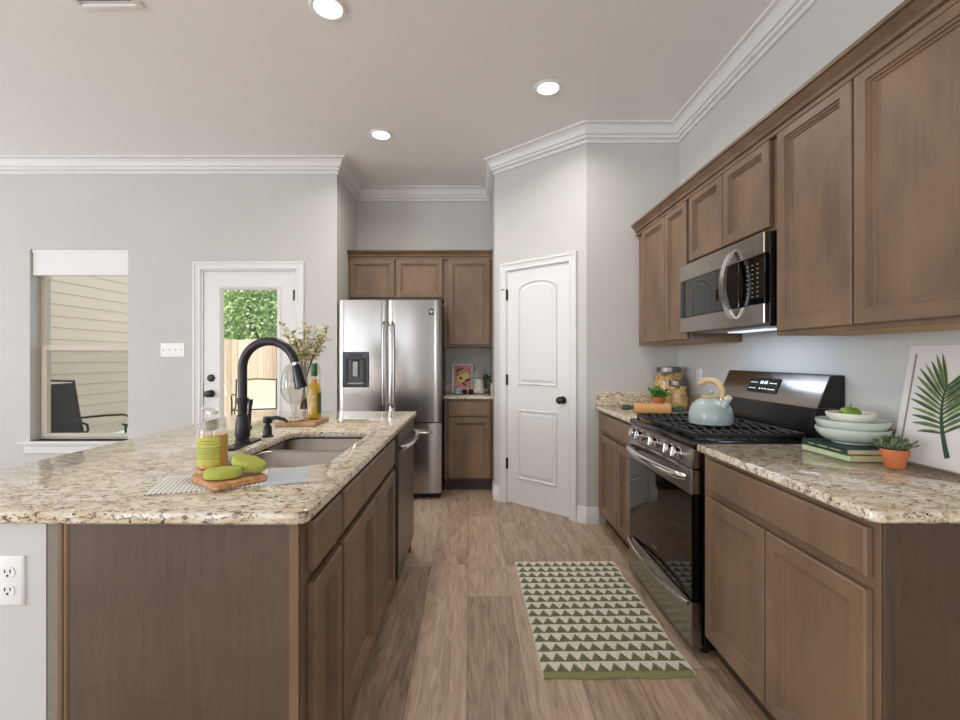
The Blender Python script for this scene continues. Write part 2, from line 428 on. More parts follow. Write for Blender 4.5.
# ------------------------------------------------------------------ window in the left wall
wr = sroot('window_1', 'single hung window with almond frame and raised shade', 'window', (WIN[0], YL, WIN[2]))
x0, x1, z0, z1 = WIN; yg = YL+.10
mb = MB(); ft = .045
for a in ((x0, x0+ft, z0, z1), (x1-.012, x1, z0, z1), (x0+ft+.0002, x1-.0122, z0, z0+.03), (x0+ft+.0002, x1-.0122, z1-.10, z1)): mb.box(a[0], a[1], yg, yg+.06, a[2], a[3], .003)
mb.build('window_frame', 'almond', wr)
zm = 1.375; mb = MB()
for a in ((x0+.03, x0+.075, z0+.02, zm+.02), (x1-.030, x1-.005, z0+.02, zm+.02), (x0+.0752, x1-.0302, z0+.02, z0+.055), (x0+.0752, x1-.0302, zm-.03, zm+.02)):
    mb.box(a[0], a[1], yg-.02, yg+.015, a[2], a[3], .003)
mb.build('lower_sash', 'almond', wr)
MB().box(x0+.07, x1-.03, yg-.004, yg, z0+.05, zm-.02).build('lower_pane', 'pane', wr)
MB().box(x0+.04, x1-.01, yg+.03, yg+.034, zm, z1-.08).build('upper_pane', 'pane', wr)
MB().box(x0+.04, x1-.01, yg+.048, yg+.05, z0+.03, zm).build('insect_screen', 'screen', wr)
mb = MB(); mb.box(x0-.07, x1+.07, YL-.055, YL+.10, z0-.022, z0, .005)
mb.box(x0-.045, x1+.045, YL-.018, YL, z0-.11, z0-.022, .004); mb.box(x0-.055, x1+.055, YL-.03, YL, z0-.045, z0-.022, .006)
mb.build('window_sill', 'trim', wr)
bl = thing('cellular_shade', 'white cellular shade raised to the top of the window', 'blind', (-3.517, YL+.045, 2.03))
mb = MB(); n = 5; zt, zb = z1-.03, z1-.215
pr = []
for i in range(n*2+1):
    pr.append((.022 if i % 2 else .026, zt-(zt-zb)*i/(n*2)))
poly = [(YL+.045-a, z) for a, z in pr]+[(YL+.045+a, z) for a, z in pr[::-1]]
mb.prism(poly, lambda a, b, d: (d, a, b), x0+.006, x1-.006); mb.build('pleats', 'white', bl, angle=50)
MB().box(x0+.004, x1-.004, YL+.012, YL+.078, zt, z1, .003).build('headrail', 'white', bl)
MB().box(x0+.006, x1-.006, YL+.015, YL+.075, zb-.018, zb, .004).build('bottom_rail', 'white', bl)

# ------------------------------------------------------------------ glass back door
dr = sroot('door_1', 'white exterior door with a tall glass pane', 'door', (-2.0, YL, 0))
x0, x1, zt = -2.403, -1.585, 2.055; yd = YL+.012
gx0, gx1, gz0, gz1 = -2.245, -1.735, .28, 1.900
mb = MB()
for a in ((x0, gx0, .012, zt), (gx1, x1, .012, zt), (gx0, gx1, .012, gz0), (gx0, gx1, gz1, zt)): mb.box(a[0], a[1], yd, yd+.045, a[2], a[3])
mb.build('door_slab', 'trim', dr)
mb = MB()
def ring(mb, o, u, v, n, w, h, t, loops):
    """picture-frame moulding: mitred bars around a w x h rectangle"""
    o, u, v, n = V(o), V(u), V(v), V(n); pr = []
    for i, d in loops: pr.append([o+u*a+v*c+n*d for a, c in ((i, i), (w-i, i), (w-i, h-i), (i, h-i))])
    rv = [mb.verts(p) for p in pr]
    for k in range(len(rv)): mb.bridge(rv[k], rv[(k+1) % len(rv)])
ring(mb, (gx0-.03, yd, gz0-.03), X, Z, -Y, gx1-gx0+.06, gz1-gz0+.06, .03, [(0, 0), (.004, .008), (.018, .010), (.03, .002), (.042, -.01), (.042, -.02), (0, -.02)])
mb.build('glazing_bead', 'trim', dr)
MB().box(gx0, gx1, yd+.02, yd+.026, gz0, gz1).build('glass_pane', 'pane', dr)
for nm, zz in (('door_knob', .955), ('deadbolt', 1.095)):
    mb = MB(); xx = -2.335
    if nm == 'door_knob': mb.lathe([(.034, 0), (.034, .006), (.016, .012), (.013, .03), (.027, .04), (.032, .052), (.028, .064), (.012, .070)], (xx, yd, zz), 20, (0, -1, 0))
    else: mb.lathe([(.033, 0), (.033, .010), (.026, .016), (.020, .018), (.0, .018)], (xx, yd, zz), 20, (0, -1, 0)); mb.box(xx-.018, xx+.018, yd-.034, yd-.016, zz-.005, zz+.005, .002)
    mb.build(nm, 'bronze', dr)
MB().box(x0-.010, x0+.004, yd-.006, yd+.01, .925, .985).build('latch_plate', 'bronze', dr)
for zz in (1.84, 1.1, .25):
    MB().cyl((x1+.003, yd-.006, zz-.05), (x1+.003, yd-.006, zz+.05), .008, 10).box(x1-.014, x1+.012, yd-.002, yd+.002, zz-.045, zz+.045).build('hinge', 'bronze', dr)
MB().box(x0-.01, x1+.01, YL, YL+.15, 0, .012).build('threshold', 'bronze', dr)
mb = MB()
cpr = [(0, 0), (0, .015), (.006, .019), (.018, .019), (.022, .013), (.028, .011), (.050, .009), (.054, .012), (.062, .012), (.066, .006), (.070, .004), (.070, 0)]
def casing(mb, o, u, n, w, h, cw=.072):
    """three-sided door casing: o at floor left outer corner"""
    o, u, n = V(o), V(u), V(n); rings = []
    for f in (lambda i: o+u*i, lambda i: o+u*i+Z*(h-i), lambda i: o+u*(w-i)+Z*(h-i), lambda i: o+u*(w-i)):
        rings.append([f(i*cw/.07)+n*d for i, d in cpr])
    mb.rings(rings)
casing(mb, (-2.49, YL, 0), X, -Y, 1.0-.005, 2.14)
for a, b in ((DOOR[0], x0-.002), (x1+.002, DOOR[1])): mb.box(a, b, YL+.0, YL+.14, 0, DOOR[3]-.002)
mb.box(DOOR[0], DOOR[1], YL, YL+.14, zt+.002, DOOR[3]-.001)
struct(mb.build('trim_2', 'trim'), 'white casing around the glass door', 'moulding')

# ------------------------------------------------------------------ pantry door
P = lambda s, z, d=0.0: B3+E*s+Z*z+N*d
dr = sroot('door_2', 'white two panel arch top pantry door', 'door', P(.45, 0))
s0, s1, zt = .141, .766, 2.033
mb = MB().obox(P(s0, .012, -.045), E, Z, N, s1-s0, zt-.012, .040, .002); mb.build('door_slab', 'trim', dr)
def panel(poly):
    mb = MB(); rs = []
    for i, d in ((0, -.006), (0, -.005), (.006, .005), (.012, .005), (.019, -.0045), (.028, -.0045), (.046, .003)):
        rs.append([P(p.x, p.y, d-.0) for p in inset_poly(poly, i)])
    mb.rings(rs); return mb
a0, a1 = s0+.118, s1-.118
arch = [(a0, 1.045), (a1, 1.045), (a1, 1.85)]
for k in range(1, 14):
    th = math.pi*k/14; arch.append(((a0+a1)/2+(a1-a0)/2*math.cos(th), 1.85+.085*math.sin(th)))
arch.append((a0, 1.85))
panel(arch).build('upper_panel', 'trim', dr, angle=20)
panel([(a0, .235), (a1, .235), (a1, .835), (a0, .835)]).build('lower_panel', 'trim', dr, angle=20)
kp = P(s1-.066, .94, -.005)
MB().lathe([(.031, 0), (.031, .006), (.014, .012), (.012, .03), (.026, .040), (.031, .052), (.027, .064), (.010, .069)], kp, 20, N).build('door_knob', 'bronze', dr)
for zz in (1.83, 1.085, .35):
    mb = MB(); c_ = P(s0-.002, zz, .003); mb.cyl(c_-Z*.048, c_+Z*.048, .0075, 10); mb.obox(P(s0-.012, zz-.045, -.004), E, Z, N, .022, .09, .004)
    if zz > 1.7: mb.tube([c_+Z*.05, c_+Z*.052-E*.03+N*.006, c_+Z*.045-E*.045+N*.02], .004, 8)
    mb.build('hinge', 'bronze', dr)
mb = MB(); casing(mb, P(.066, 0), E, N, .764, 2.108)
for a, b in ((DS0, s0-.001), (s1+.001, DS1)): mb.obox(P(a, 0, -.10), E, Z, N, b-a, DZ, .10)
mb.obox(P(DS0, zt+.001, -.10), E, Z, N, DS1-DS0, DZ-zt-.002, .10)
struct(mb.build('trim_3', 'trim'), 'white casing around the pantry door', 'moulding')

# ------------------------------------------------------------------ ceiling fittings and wall plates
names = ['nearest the camera, over the island', 'in the middle of the kitchen aisle', 'farthest from the camera, before the refrigerator']
for (cx, cy), nm in zip(CANS, names):
    r_ = thing('recessed_light', 'lit round recessed ceiling light '+nm, 'ceiling light', (cx, cy, CEIL), 0, 'recessed ceiling lights')
    MB().lathe([(.092, 0), (.092, -.004), (.084, -.009), (.072, -.009), (.068, -.003), (.068, 0)], (cx, cy, CEIL), 40).build('trim_ring', 'white', r_)
    MB().lathe([(.069, -.0035), (.05, -.006), (.001, -.007)], (cx, cy, CEIL), 32).build('lens', 'lens', r_)
vt = thing('ceiling_vent', 'white louvred air vent in the ceiling', 'vent', (-1.83, 2.2, CEIL))
mb = MB(); ring(mb, (-1.99, 2.035, CEIL), X, Y, -Z, .34, .30, .03, [(0, 0), (.004, .008), (.03, .012), (.036, .004), (.036, 0)]); mb.build('vent_frame', 'white', vt)
mb = MB()
for k in range(9):
    y_ = 2.065+k*.026; mb.obox((-1.955, y_, CEIL-.012), X, V((0, .8, .6)), V((0, -.6, .8)), .27, .016, .0015)
mb.build('louvres', 'white', vt); MB().box(-1.955, -1.685, 2.055, 2.285, CEIL-.0015, CEIL-.0005).build('duct_opening', plain('grey_duct', S(110, 108, 106), .7), vt)
MB().box(-1.845, -1.805, 2.047, 2.058, CEIL-.016, CEIL-.011).cyl((-1.825, 2.052, CEIL-.026), (-1.825, 2.052, CEIL-.012), .004, 8).build('damper_lever', 'chrome', vt)

def plate(name, label, cat, o, u, n, w, h, kind, n_gang=1):
    """wall plate with toggles or sockets; o lower left corner"""
    o, u, n = V(o), V(u), V(n)
    r_ = thing(name, label, cat, o+u*w/2+Z*h/2)
    MB().rect(o, u, Z, n, w, h, [(0, 0), (0, .003), (.003, .006), (w*.08, .007)]).build('cover_plate', 'white', r_)
    for g in range(n_gang):
        c_ = o+u*w*(g+.5)/n_gang+Z*h/2+n*.007
        if kind == 'toggle':
            MB().obox(c_-u*.005-Z*.012, u, Z, n, .010, .024, .002).obox(c_-u*.004-Z*.002, u, (Z*.8+n*.6), (n*.8-Z*.6), .008, .012, .006).build('toggle', 'white', r_)
        else:
            for s in (-1, 1):
                f_ = c_+Z*s*.0215
                rr = [[f_+u*a+Z*b+n*d for a, b, _ in rrect(-.0165, .0165, -.014, .014, .012, 0, 4)] for d in (-.001, .002)]
                q = MB().rings(rr).build('socket', 'white', r_)
                mm = MB()
                for a in (-.0065, .0065): mm.obox(f_+u*(a-.0012)-Z*(.0005)+n*.0021, u, Z, n, .0024, .008, .0006)
                mm.lathe([(.0028, 0), (.0028, .0006)], f_-Z*.007+n*.0021, 10, n); mm.build('slots', 'dark', q)
    return r_
plate('switch_plate', 'white four gang light switch plate on the wall between window and door', 'light switch', (-2.782, YL, 1.285), X, -Y, .216, .125, 'toggle', 4)
plate('wall_outlet', 'white outlet plate on the wall behind the pasta jars', 'outlet', (XR, 3.235, 1.085), -Y, -X, .072, .116, 'socket')

# ------------------------------------------------------------------ cabinets
DOORLOOPS = [(.004, 0), (.004, .003), (0, .004), (0, .019), (.004, .023), (.047, .023), (.049, .0165), (.056, .016), (.058, .010), (.064, .0095), (.067, .004)]
DRAWLOOPS = [(.004, 0), (.004, .003), (0, .004), (0, .017), (.006, .023)]
def front(name, par, o, u, n, w, h, loops, mat='cab'):
    return MB().rect(o, u, Z, n, w, h, loops).build(name, mat, par, angle=25)
G = -X   # right-hand run faces -X
# near base cabinet beside the camera
def base_right(name, label, y0, y1, doors, drawers, end=False):
    r_ = thing(name, label, 'cabinet', ((.985+XR)/2, (y0+y1)/2, 0))
    MB().box(.985, XR-.002, y0, y1, .115, .884, .002).build('body', 'cab', r_)
    MB().box(1.045, XR-.002, y0+(.02 if end else 0), y1, 0, .115).build('toe_kick', 'toe', r_)
    if end:
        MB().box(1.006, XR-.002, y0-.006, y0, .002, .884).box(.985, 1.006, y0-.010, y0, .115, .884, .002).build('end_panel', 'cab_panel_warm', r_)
    for a, b in doors: front('door', r_, (.985, b, .135), -Y, G, b-a, .578, DOORLOOPS)
    for a, b in drawers: front('drawer_front', r_, (.985, b, .743), -Y, G, b-a, .122, DRAWLOOPS)
    return r_
base_right('base_cabinet', 'brown base cabinet at the right edge, in front of the range under granite', 1.10, 1.925, [(1.118, 1.498), (1.506, 1.879)], [(1.118, 1.879)], True)
base_right('base_cabinet', 'brown base cabinet in the corner beyond the range', 2.732, 3.518, [(2.765, 3.005), (3.015, 3.41)], [(2.765, 3.41)])
for a, b in ((1.10, 1.925), (2.732, 3.50)):
    struct(MB().prism([(1.026, 0), (1.045, 0), (1.045, .022), (1.036, .022), (1.026, .012)], lambda p, q, d: (p, d, q), a, b).build('trim_%d' % (4 if a < 2 else 5), 'cab'), 'brown shoe moulding along the toe kick %s the range' % ('in front of' if a < 2 else 'beyond'), 'moulding')

def slab(x0, x1, y0, y1, r, hole=None, z0=.885, z1=.915):
    mb = MB(); ez = .005
    out = [rrect(x0+i, x1-i, y0+i, y1-i, [max(.002, q-i) for q in r], z) for i, z in ((ez, z0), (0, z0+ez), (0, z1-ez), (ez*.35, z1-ez*.35), (ez, z1))]
    if hole is None: mb.rings(out); return mb
    hx0, hx1, hy0, hy1, hr = hole
    inn = [rrect(hx0-i, hx1+i, hy0-i, hy1+i, hr, z) for i, z in ((ez, z1), (ez*.35, z1-ez*.35), (0, z1-ez), (0, z0+ez), (ez, z0))]
    rv = [mb.verts(p) for p in out+inn]
    for k in range(len(rv)): mb.bridge(rv[k], rv[(k+1) % len(rv)])
    return mb
ct = thing('countertop', 'speckled granite countertop in front of the range at right', 'countertop', (1.28, 1.5, .885))
slab(.955, XR-.001, 1.085, 1.932, [.003, .003, .032, .003]).build('slab', 'granite', ct)
MB().box(XR-.022, XR-.001, 1.085, 1.932, .915, 1.017, .003).build('backsplash', 'granite', ct)
ct = thing('countertop', 'speckled granite countertop in the corner beyond the range', 'countertop', (1.28, 3.1, .885))
slab(.955, XR-.001, 2.727, 3.518, [.003]*4).build('slab', 'granite', ct)
MB().box(XR-.022, XR-.001, 2.727, 3.496, .915, 1.017, .003).box(.957, XR-.001, 3.497, 3.518, .915, 1.017, .003).build('backsplash', 'granite', ct)

# wall cabinets on the right
XU = 1.295
def upper_right(label, y0, y1, z0, doors, dz0):
    r_ = thing('wall_cabinet', label, 'cabinet', ((XU+XR)/2, (y0+y1)/2, z0))
    MB().box(XU, XR-.002, y0, y1, z0, 2.235, .0015).build('body', 'cab', r_)
    MB().box(XU+.02, XR-.004, y0+.018, y1-.018, z0-.001, z0+.002).build('underside', 'cab_raw', r_)
    for a, b in doors: front('door', r_, (XU, b, dz0), -Y, G, b-a, 2.222-dz0, DOORLOOPS)
    return r_
upper_right('tall brown wall cabinet nearest the camera, right of the microwave', 1.12, 1.937, 1.372, [(1.140, 1.524), (1.532, 1.905)], 1.389)
upper_right('short brown wall cabinet directly above the microwave', 1.939, 2.690, 1.822, [(1.955, 2.312), (2.320, 2.672)], 1.838)
upper_right('tall brown wall cabinet in the corner left of the microwave', 2.692, 3.518, 1.372, [(2.705, 3.00), (3.01, 3.41)], 1.389)
cprof = [(0, 2.208), (.026, 2.208), (.028, 2.214), (.028, 2.222), (.018, 2.226), (.018, 2.232), (.030, 2.236), (.034, 2.246), (.030, 2.250), (.034, 2.256), (.046, 2.264),
         (.056, 2.274), (.050, 2.277), (.062, 2.280), (.062, 2.294), (0, 2.294)]
def cab_crown(name, label, path, dz=0):
    o = MB().sweep(path, [(a, z+dz) for a, z in cprof]).build(name, 'cab', angle=25); struct(o, label, 'moulding')
cab_crown('trim_6', 'brown crown moulding on top of the right wall cabinets', [(XU, 1.12), (XU, 3.518)])
MB0 = MB().box(XU, XR-.002, 1.12, 3.518, 2.236, 2.24)
struct(MB0.build('trim_7', 'cab'), 'flat top of the right wall cabinets', 'moulding')

# microwave
mw = thing('microwave', 'stainless over the range microwave with black glass door', 'microwave', (1.42, 2.325, 1.42))
y0, y1 = 1.944, 2.716; XM = 1.245
MB().box(XM+.026, XR-.003, y0+.002, 2.690, 1.425, 1.820, .003).build('body', 'black', mw)
y1 = 2.722; XT = XM+.027
MB().box(XM, XT, y0, y1, 1.725, 1.818, .004).build('top_band', 'steel_h', mw)
MB().box(XM, XT, y0, y1, 1.425, 1.512, .004).build('bottom_band', 'steel_h', mw)
MB().box(XM+.004, XT, y0, 2.13, 1.513, 1.724, .002).build('control_panel', 'glassblack', mw)
MB().box(XM+.002, XT, 2.131, y1, 1.513, 1.724, .002).build('door_glass', 'glassblack', mw)
pts = []
for k in range(17):
    a = k/16; pts.append((XM-.002-.052*math.sin(math.pi*a)**.7, 2.165, 1.462+.325*a))
hb = MB(); prv = []
for p in pts: prv.append([V(p)+V((dx, dy, 0)) for dx, dy in ((-.007, -.018), (.007, -.018), (.007, .018), (-.007, .018))])
hb.rings(prv); hb.build('handle', 'chrome', mw, angle=40)
M['legend'] = plain('printed_key_legends', S(140, 138, 134), .5)
for i in range(8):
    for j in range(3): MB().box(XM+.0025, XM+.004, 1.987+j*.036, 1.997+j*.036, 1.545+i*.020, 1.5495+i*.020).build('button', 'legend', mw)
MB().box(XM+.05, XR-.05, 1.98, 2.66, 1.416, 1.425).build('vent_grille', 'steel_dw', mw)
MB().box(1.38, 1.46, 2.14, 2.46, 1.411, 1.416, .002).build('task_light', 'led', mw)

# ------------------------------------------------------------------ gas range
rg = thing('gas_range', 'stainless slide in gas range with black cooktop', 'range', (1.26, 2.34, 0))
y0, y1 = 1.950, 2.718; XF = .940
MB().box(XF+.055, XR-.03, y0, y1, .03, .895, .003).build('body', 'black', rg)
for yy in (y0+.05, y1-.05):
    for xx in (1.02, 1.5): MB().cyl((xx, yy, 0), (xx, yy, .032), .018, 12).build('foot', 'black', rg)
MB().prism([(XF+.003, .806), (XF+.06, .806), (XF+.06, .888), (XF+.016, .888)], lambda a, b, d: (a, d, b), y0+.002, y1-.002).build('control_panel', 'steel_h', rg)
kn = V((-.985, 0, .175)).normalized()
for yy in (2.075, 2.155, 2.335, 2.53, 2.615):
    c_ = V((XF+.009, yy, .848))
    q = MB().lathe([(.027, 0), (.027, .006), (.021, .009), (.021, .030), (.018, .034), (.0, .034)], c_, 24, kn)
    q.obox(c_+kn*.032-Y*.006-V((.175, 0, .985))*.021, Y, V((.175, 0, .985)), kn, .012, .042, .012, .003)
    q.build('knob', 'chrome', rg)
# oven door
od = MB().box(XF, XF+.05, y0+.002, y1-.002, .690, .802, .006).build('oven_door', 'steel_h', rg)
MB().box(XF+.003, XF+.05, y0+.002, y1-.002, .242, .690, .003).build('door_glass', 'glassblack', od)
def bow(y0, y1, z, out, r, n=24):
    return [(XF-.004-out*(math.sin(math.pi*k/n)**.6), y0+(y1-y0)*k/n, z-.0*math.sin(math.pi*k/n)) for k in range(n+1)]
hp = bow(y0+.03, y1-.03, .762, .052, .013)
MB().tube(hp, [.019 if 0 < k < 24 else .014 for k in range(25)], 12).build('handle', 'chrome', od)
MB().obox((XF+.0022, 2.37, .305), -Y, Z, -X, .05, .006, .0006).build('badge', 'chrome', od)
dw = MB().box(XF, XF+.05, y0+.002, y1-.002, .035, .232, .005).build('drawer_front', 'steel_h', rg)
MB().tube(bow(y0+.02, y1-.02, .226, .040, .008), .010, 10).build('handle', 'chrome', dw)
MB().box(XF+.002, XR-.11, y0, y1, .892, .922, .010, 2).build('cooktop', 'black', rg)
BUR = [(1.12, 2.10, .045), (1.12, 2.58, .05), (1.37, 2.10, .04), (1.37, 2.58, .04), (1.245, 2.34, .05)]
for bx, by, br in BUR:
    q = MB().lathe([(br*1.25, 0), (br*1.2, .006), (br*.8, .010), (br*.8, .014)], (bx, by, .922), 24).build('burner', 'steel_dw', rg)
    MB().lathe([(br*.75, .014), (br*.8, .017), (br*.74, .022), (.001, .023)], (bx, by, .922), 24).build('burner_cap', 'blackmatte', q)
for ga, gb in ((y0+.03, 2.212), (2.218, 2.460), (2.466, y1-.03)):
    g_ = MB(); zt = .956; xa, xb = XF+.035, 1.455
    for (a, b, c, d) in ((xa, xa+.014, ga, gb), (xb-.014, xb, ga, gb), (xa, xb, ga, ga+.014), (xa, xb, gb-.014, gb)): g_.box(a, b, c, d, zt-.022, zt-.004, .004)
    for (px, py) in ((xa+.007, ga+.007), (xb-.007, ga+.007), (xa+.007, gb-.007), (xb-.007, gb-.007), ((xa+xb)/2, ga+.007), ((xa+xb)/2, gb-.007)): g_.cyl((px, py, .921), (px, py, zt-.01), .008, 8)
    nb = 11
    for k in range(nb):
        xx = xa+.03+(xb-xa-.06)*k/(nb-1); L_ = (gb-ga)
        g_.tube([(xx, ga+.004, zt-.012), (xx, ga+.016, zt-.004), (xx, ga+L_*.36, zt-.004), (xx, ga+L_*.40, zt-.010)], .0062, 6)
        g_.tube([(xx, gb-.004, zt-.012), (xx, gb-.016, zt-.004), (xx, gb-L_*.36, zt-.004), (xx, gb-L_*.40, zt-.010)], .0062, 6)
    g_.box(xa, xb, (ga+gb)/2-.006, (ga+gb)/2+.006, zt-.016, zt-.006, .003)
    g_.build('grate', 'blackmatte', rg)
bgp = [(1.462, .92), (1.462, .985), (1.478, 1.062), (1.592, 1.062), (1.592, .92)]
MB().prism(bgp, lambda a, b, d: (a, d, b), y0+.004, y1-.004).build('backguard_base', 'black', rg)
fa, fb = V((1.478, 0, 1.062)), V((1.535, 0, 1.203)); fu = (fb-fa).normalized(); fn = V((-fu.z, 0, fu.x))
MB().prism([(1.474, 1.062), (1.532, 1.200), (1.540, 1.206), (1.560, 1.206), (1.560, 1.062)], lambda a, b, d: (a, d, b), y0+.004, y1-.004).build('backguard', 'steel_h', rg)
MB().prism([(1.484, 1.064), (1.540, 1.202), (1.593, 1.202), (1.593, 1.064)], lambda a, b, d: (a, d, b), y0+.001, y0+.0045).prism([(1.560, 1.062), (1.560, 1.204), (1.592, 1.204), (1.592, 1.062)], lambda a, b, d: (a, d, b), y0+.004, y1-.004).build('backguard_cap', 'black', rg)
do = V((1.474, 2.47, 1.062))+fu*.042+fn*.0
ds = MB().obox(do, -Y, fu, fn, .235, .078, .003, .001).build('display', 'glassblack', rg)
def seg7(q, o, u, v, n, h, bits):
    w_ = h*.5; t_ = h*.13
    S7 = ((0, 0, w_, t_), (0, h/2-t_/2, w_, t_), (0, h-t_, w_, t_), (0, 0, t_, h/2), (w_-t_, 0, t_, h/2), (0, h/2, t_, h/2), (w_-t_, h/2, t_, h/2))
    for k in bits: a, b, c, d = S7[k]; q.obox(o+u*a+v*b, u, v, n, c, d, .0005)
for k, xx in enumerate((.092, .106, .124, .138)):
    q = MB(); seg7(q, do-Y*xx+fu*.046+fn*.003, -Y, fu, fn, .016, range(7)); q.build('clock_digit', 'led', ds)
for r2 in (.050, .018):
    for xx in (.014, .034, .054, .164, .184, .204):
        MB().obox(do-Y*xx+fu*r2+fn*.003, -Y, fu, fn, .012, .004, .0005).build('key_legend', 'led', ds)
for xx in (.096, .118, .14): MB().obox(do-Y*xx+fu*.018+fn*.003, -Y, fu, fn, .010, .006, .0005).build('key_legend', 'led', ds)

# ------------------------------------------------------------------ island (its few parts are turned by half a degree at the end)
ISL = []
IX = -.376; IY0, IY1 = 1.076, 3.107; XD = IX-.008; XC = XD-.02; YN = 1.100
def isl(o): ISL.append(o); return o
top = isl(thing('island_countertop', 'large speckled granite island top with a sink cutout', 'countertop', (-.95, 2.1, .885)))
SK = (-.875, -.490, 1.525, 2.245)
slab(-1.527, IX, IY0, IY1, [.012, .012, .02, .028], (*SK, .07)).build('slab', 'granite', top)
c1 = isl(thing('island_cabinet', 'narrow brown island cabinet with one drawer and door nearest the camera', 'cabinet', (-.68, 1.26, 0)))
MB().box(-.985, XC, YN+.012, 1.415, .115, .884, .0015).build('body', 'cab', c1)
MB().box(-.985, XC-.055, YN+.012, 1.415, 0, .115).build('toe_kick', 'toe', c1)
MB().box(-.960, XC, YN, YN+.0118, .0, .884).build('end_panel', 'cab_panel', c1)
MB().box(XC-.022, XC+.001, YN-.002, YN, .0, .884, .0006).build('corner_stile', 'cab', c1)
MB().box(-.985, -.972, YN-.005, YN+.012, .0, .884, .002).cyl((-.966, YN+.004, 0), (-.966, YN+.004, .884), .008, 12).build('scribe_moulding', 'cab', c1)
front('drawer_front', c1, (XC, 1.155, .743), Y, X, .232, .125, DRAWLOOPS)
front('door', c1, (XC, 1.155, .135), Y, X, .232, .578, DOORLOOPS)
c2 = isl(thing('sink_cabinet', 'brown island sink cabinet with two doors under a wide false drawer', 'cabinet', (-.68, 1.9, 0)))
mb = MB()   # open box so that the sink bowls hang inside
mb.box(-.985, XC, 1.417, 1.435, .115, .884).box(-.985, XC, 2.362, 2.380, .115, .884).box(-.985, XC, 1.417, 2.380, .115, .135).box(-.985, -.97, 1.417, 2.38, .115, .884).box(XC-.018, XC, 1.417, 2.38, .115, .884)
mb.build('body', 'cab', c2); MB().box(-.985, XC-.055, 1.417, 2.380, 0, .115).build('toe_kick', 'toe', c2)
front('false_drawer_front', c2, (XC, 1.418, .743), Y, X, .885, .125, DRAWLOOPS)
for a in (1.418, 1.866): front('door', c2, (XC, a, .135), Y, X, .440, .578, DOORLOOPS)
dwm = isl(thing('dishwasher', 'dark stainless dishwasher with arched bar handle in the island', 'dishwasher', (-.68, 2.7, 0)))
MB().box(-.97, XC-.004, 2.398, 2.990, .10, .880).build('tub', 'black', dwm)
MB().box(XC-.003, XD+.004, 2.400, 2.990, .115, .875, .004).build('door', 'steel_dw', dwm)
n = 20; hp = [(XD+.006+.048*math.sin(math.pi*k/n)**.6, 2.42+.55*k/n, .800-.0*math.sin(math.pi*k/n)) for k in range(n+1)]
MB().tube(hp, .014, 12).build('handle', 'chrome', dwm)
MB().box(-.97, XC-.06, 2.40, 2.99, .0, .10).build('toe_kick', 'black', dwm)
ep = isl(tag(MB().box(-.985, XC, 3.0, 3.06, 0, .884).build('island_end_panel', 'cab_panel', at=(-.7, 3.03, 0)), 'brown end panel of the island beside the dishwasher, towards the refrigerator', 'panel'))
isl(struct(MB().box(-1.132, -1.012, YN-.004, 3.06, 0, .884).build('wall_island', 'wall', at=(-1.07, 2.1, 0)), 'white half wall carrying the island counter', 'wall'))
isl(struct(MB().box(-1.011, -.986, YN-.002, 1.45, 0, .884).build('trim_8', plain('taupe_scribe', S(132, 122, 110), .6), at=(-1.0, 1.2, 0)), 'taupe scribe strip between island panel and half wall', 'moulding'))
isl(struct(MB().box(XC-.054, XC-.042, YN+.01, 2.395, 0, .014, .003).build('trim_9', 'cab', at=(XC-.05, 1.7, 0)), 'shoe moulding along the island toe kick', 'moulding'))
isl(plate('wall_outlet', 'white outlet plate on the island half wall at lower left', 'outlet', (-1.132, YN-.004, .684), X, -Y, .071, .120, 'socket'))

# sink
sk = isl(thing('kitchen_sink', 'stainless double bowl undermount sink in the island', 'sink', (-.68, 1.88, .885)))
def bowl(y0, y1, depth, name='bowl'):
    mb = MB(); x0, x1, _, _ = SK; x0 -= .012; x1 += .012
    rs = []
    for i, z in ((-.012, .8845), (0, .8835), (.004, .878), (.012, .885-depth+.03), (.022, .885-depth+.010), (.045, .885-depth)):
        rs.append(rrect(x0+i, x1-i, y0+i, y1-i, .065 if i < .03 else .05, z))
    mb.rings(rs, False, True)
    return mb.build(name, 'steel_sink', sk, recalc=False, angle=50)
YD = 1.955
for a, b in ((SK[2]-.012, YD-.012), (YD+.012, SK[3]+.012)):
    bo = bowl(a, b, .20)
    MB().lathe([(.045, 0), (.043, .003), (.034, .003), (.030, .001), (.001, .0005)], ((SK[0]+SK[1])/2, (a+b)/2, .6855), 24).build('drain', 'chrome', bo)
# faucet
fx, fy = -.949, 1.905; z0 = .915
fc = isl(thing('kitchen_faucet', 'dark bronze gooseneck pull down faucet behind the sink', 'faucet', (fx, fy, z0)))
rs = [rrect(fx-.030+i, fx+.030-i, fy-.13+i, fy+.13-i, .029-i, z) for i, z in ((0, z0), (0, z0+.006), (.004, z0+.009))]
MB().rings(rs).build('deck_plate', 'bronze', fc)
MB().lathe([(.030, .008), (.030, .020), (.026, .024), (.030, .045), (.028, .085), (.023, .118), (.0225, .122), (.018, .128), (.019, .165), (.0245, .190), (.0245, .196), (.017, .198)], (fx, fy, z0), 28).build('body', 'bronze', fc)
pts = [(fx, fy, z0+.19), (fx, fy, z0+.30)]; Ra = .116
for k in range(1, 25):
    a = math.pi*k/24*.92; pts.append((fx+Ra-Ra*math.cos(a), fy-.02*k/24, z0+.316+Ra*math.sin(a)))
lx, ly, lz = pts[-1]
MB().tube(pts, .018, 16).build('spout', 'bronze', fc)
hd = V((.24, -.02, -.97)).normalized(); tip = V((lx, ly, lz))
MB().lathe([(.0135, 0), (.0135, .012)], tip, 20, hd).build('swivel_ring', 'chrome', fc)
MB().lathe([(.015, .010), (.019, .03), (.021, .06), (.026, .100), (.026, .108), (.021, .110), (.001, .109)], tip, 24, hd).build('spray_head', 'black', fc)
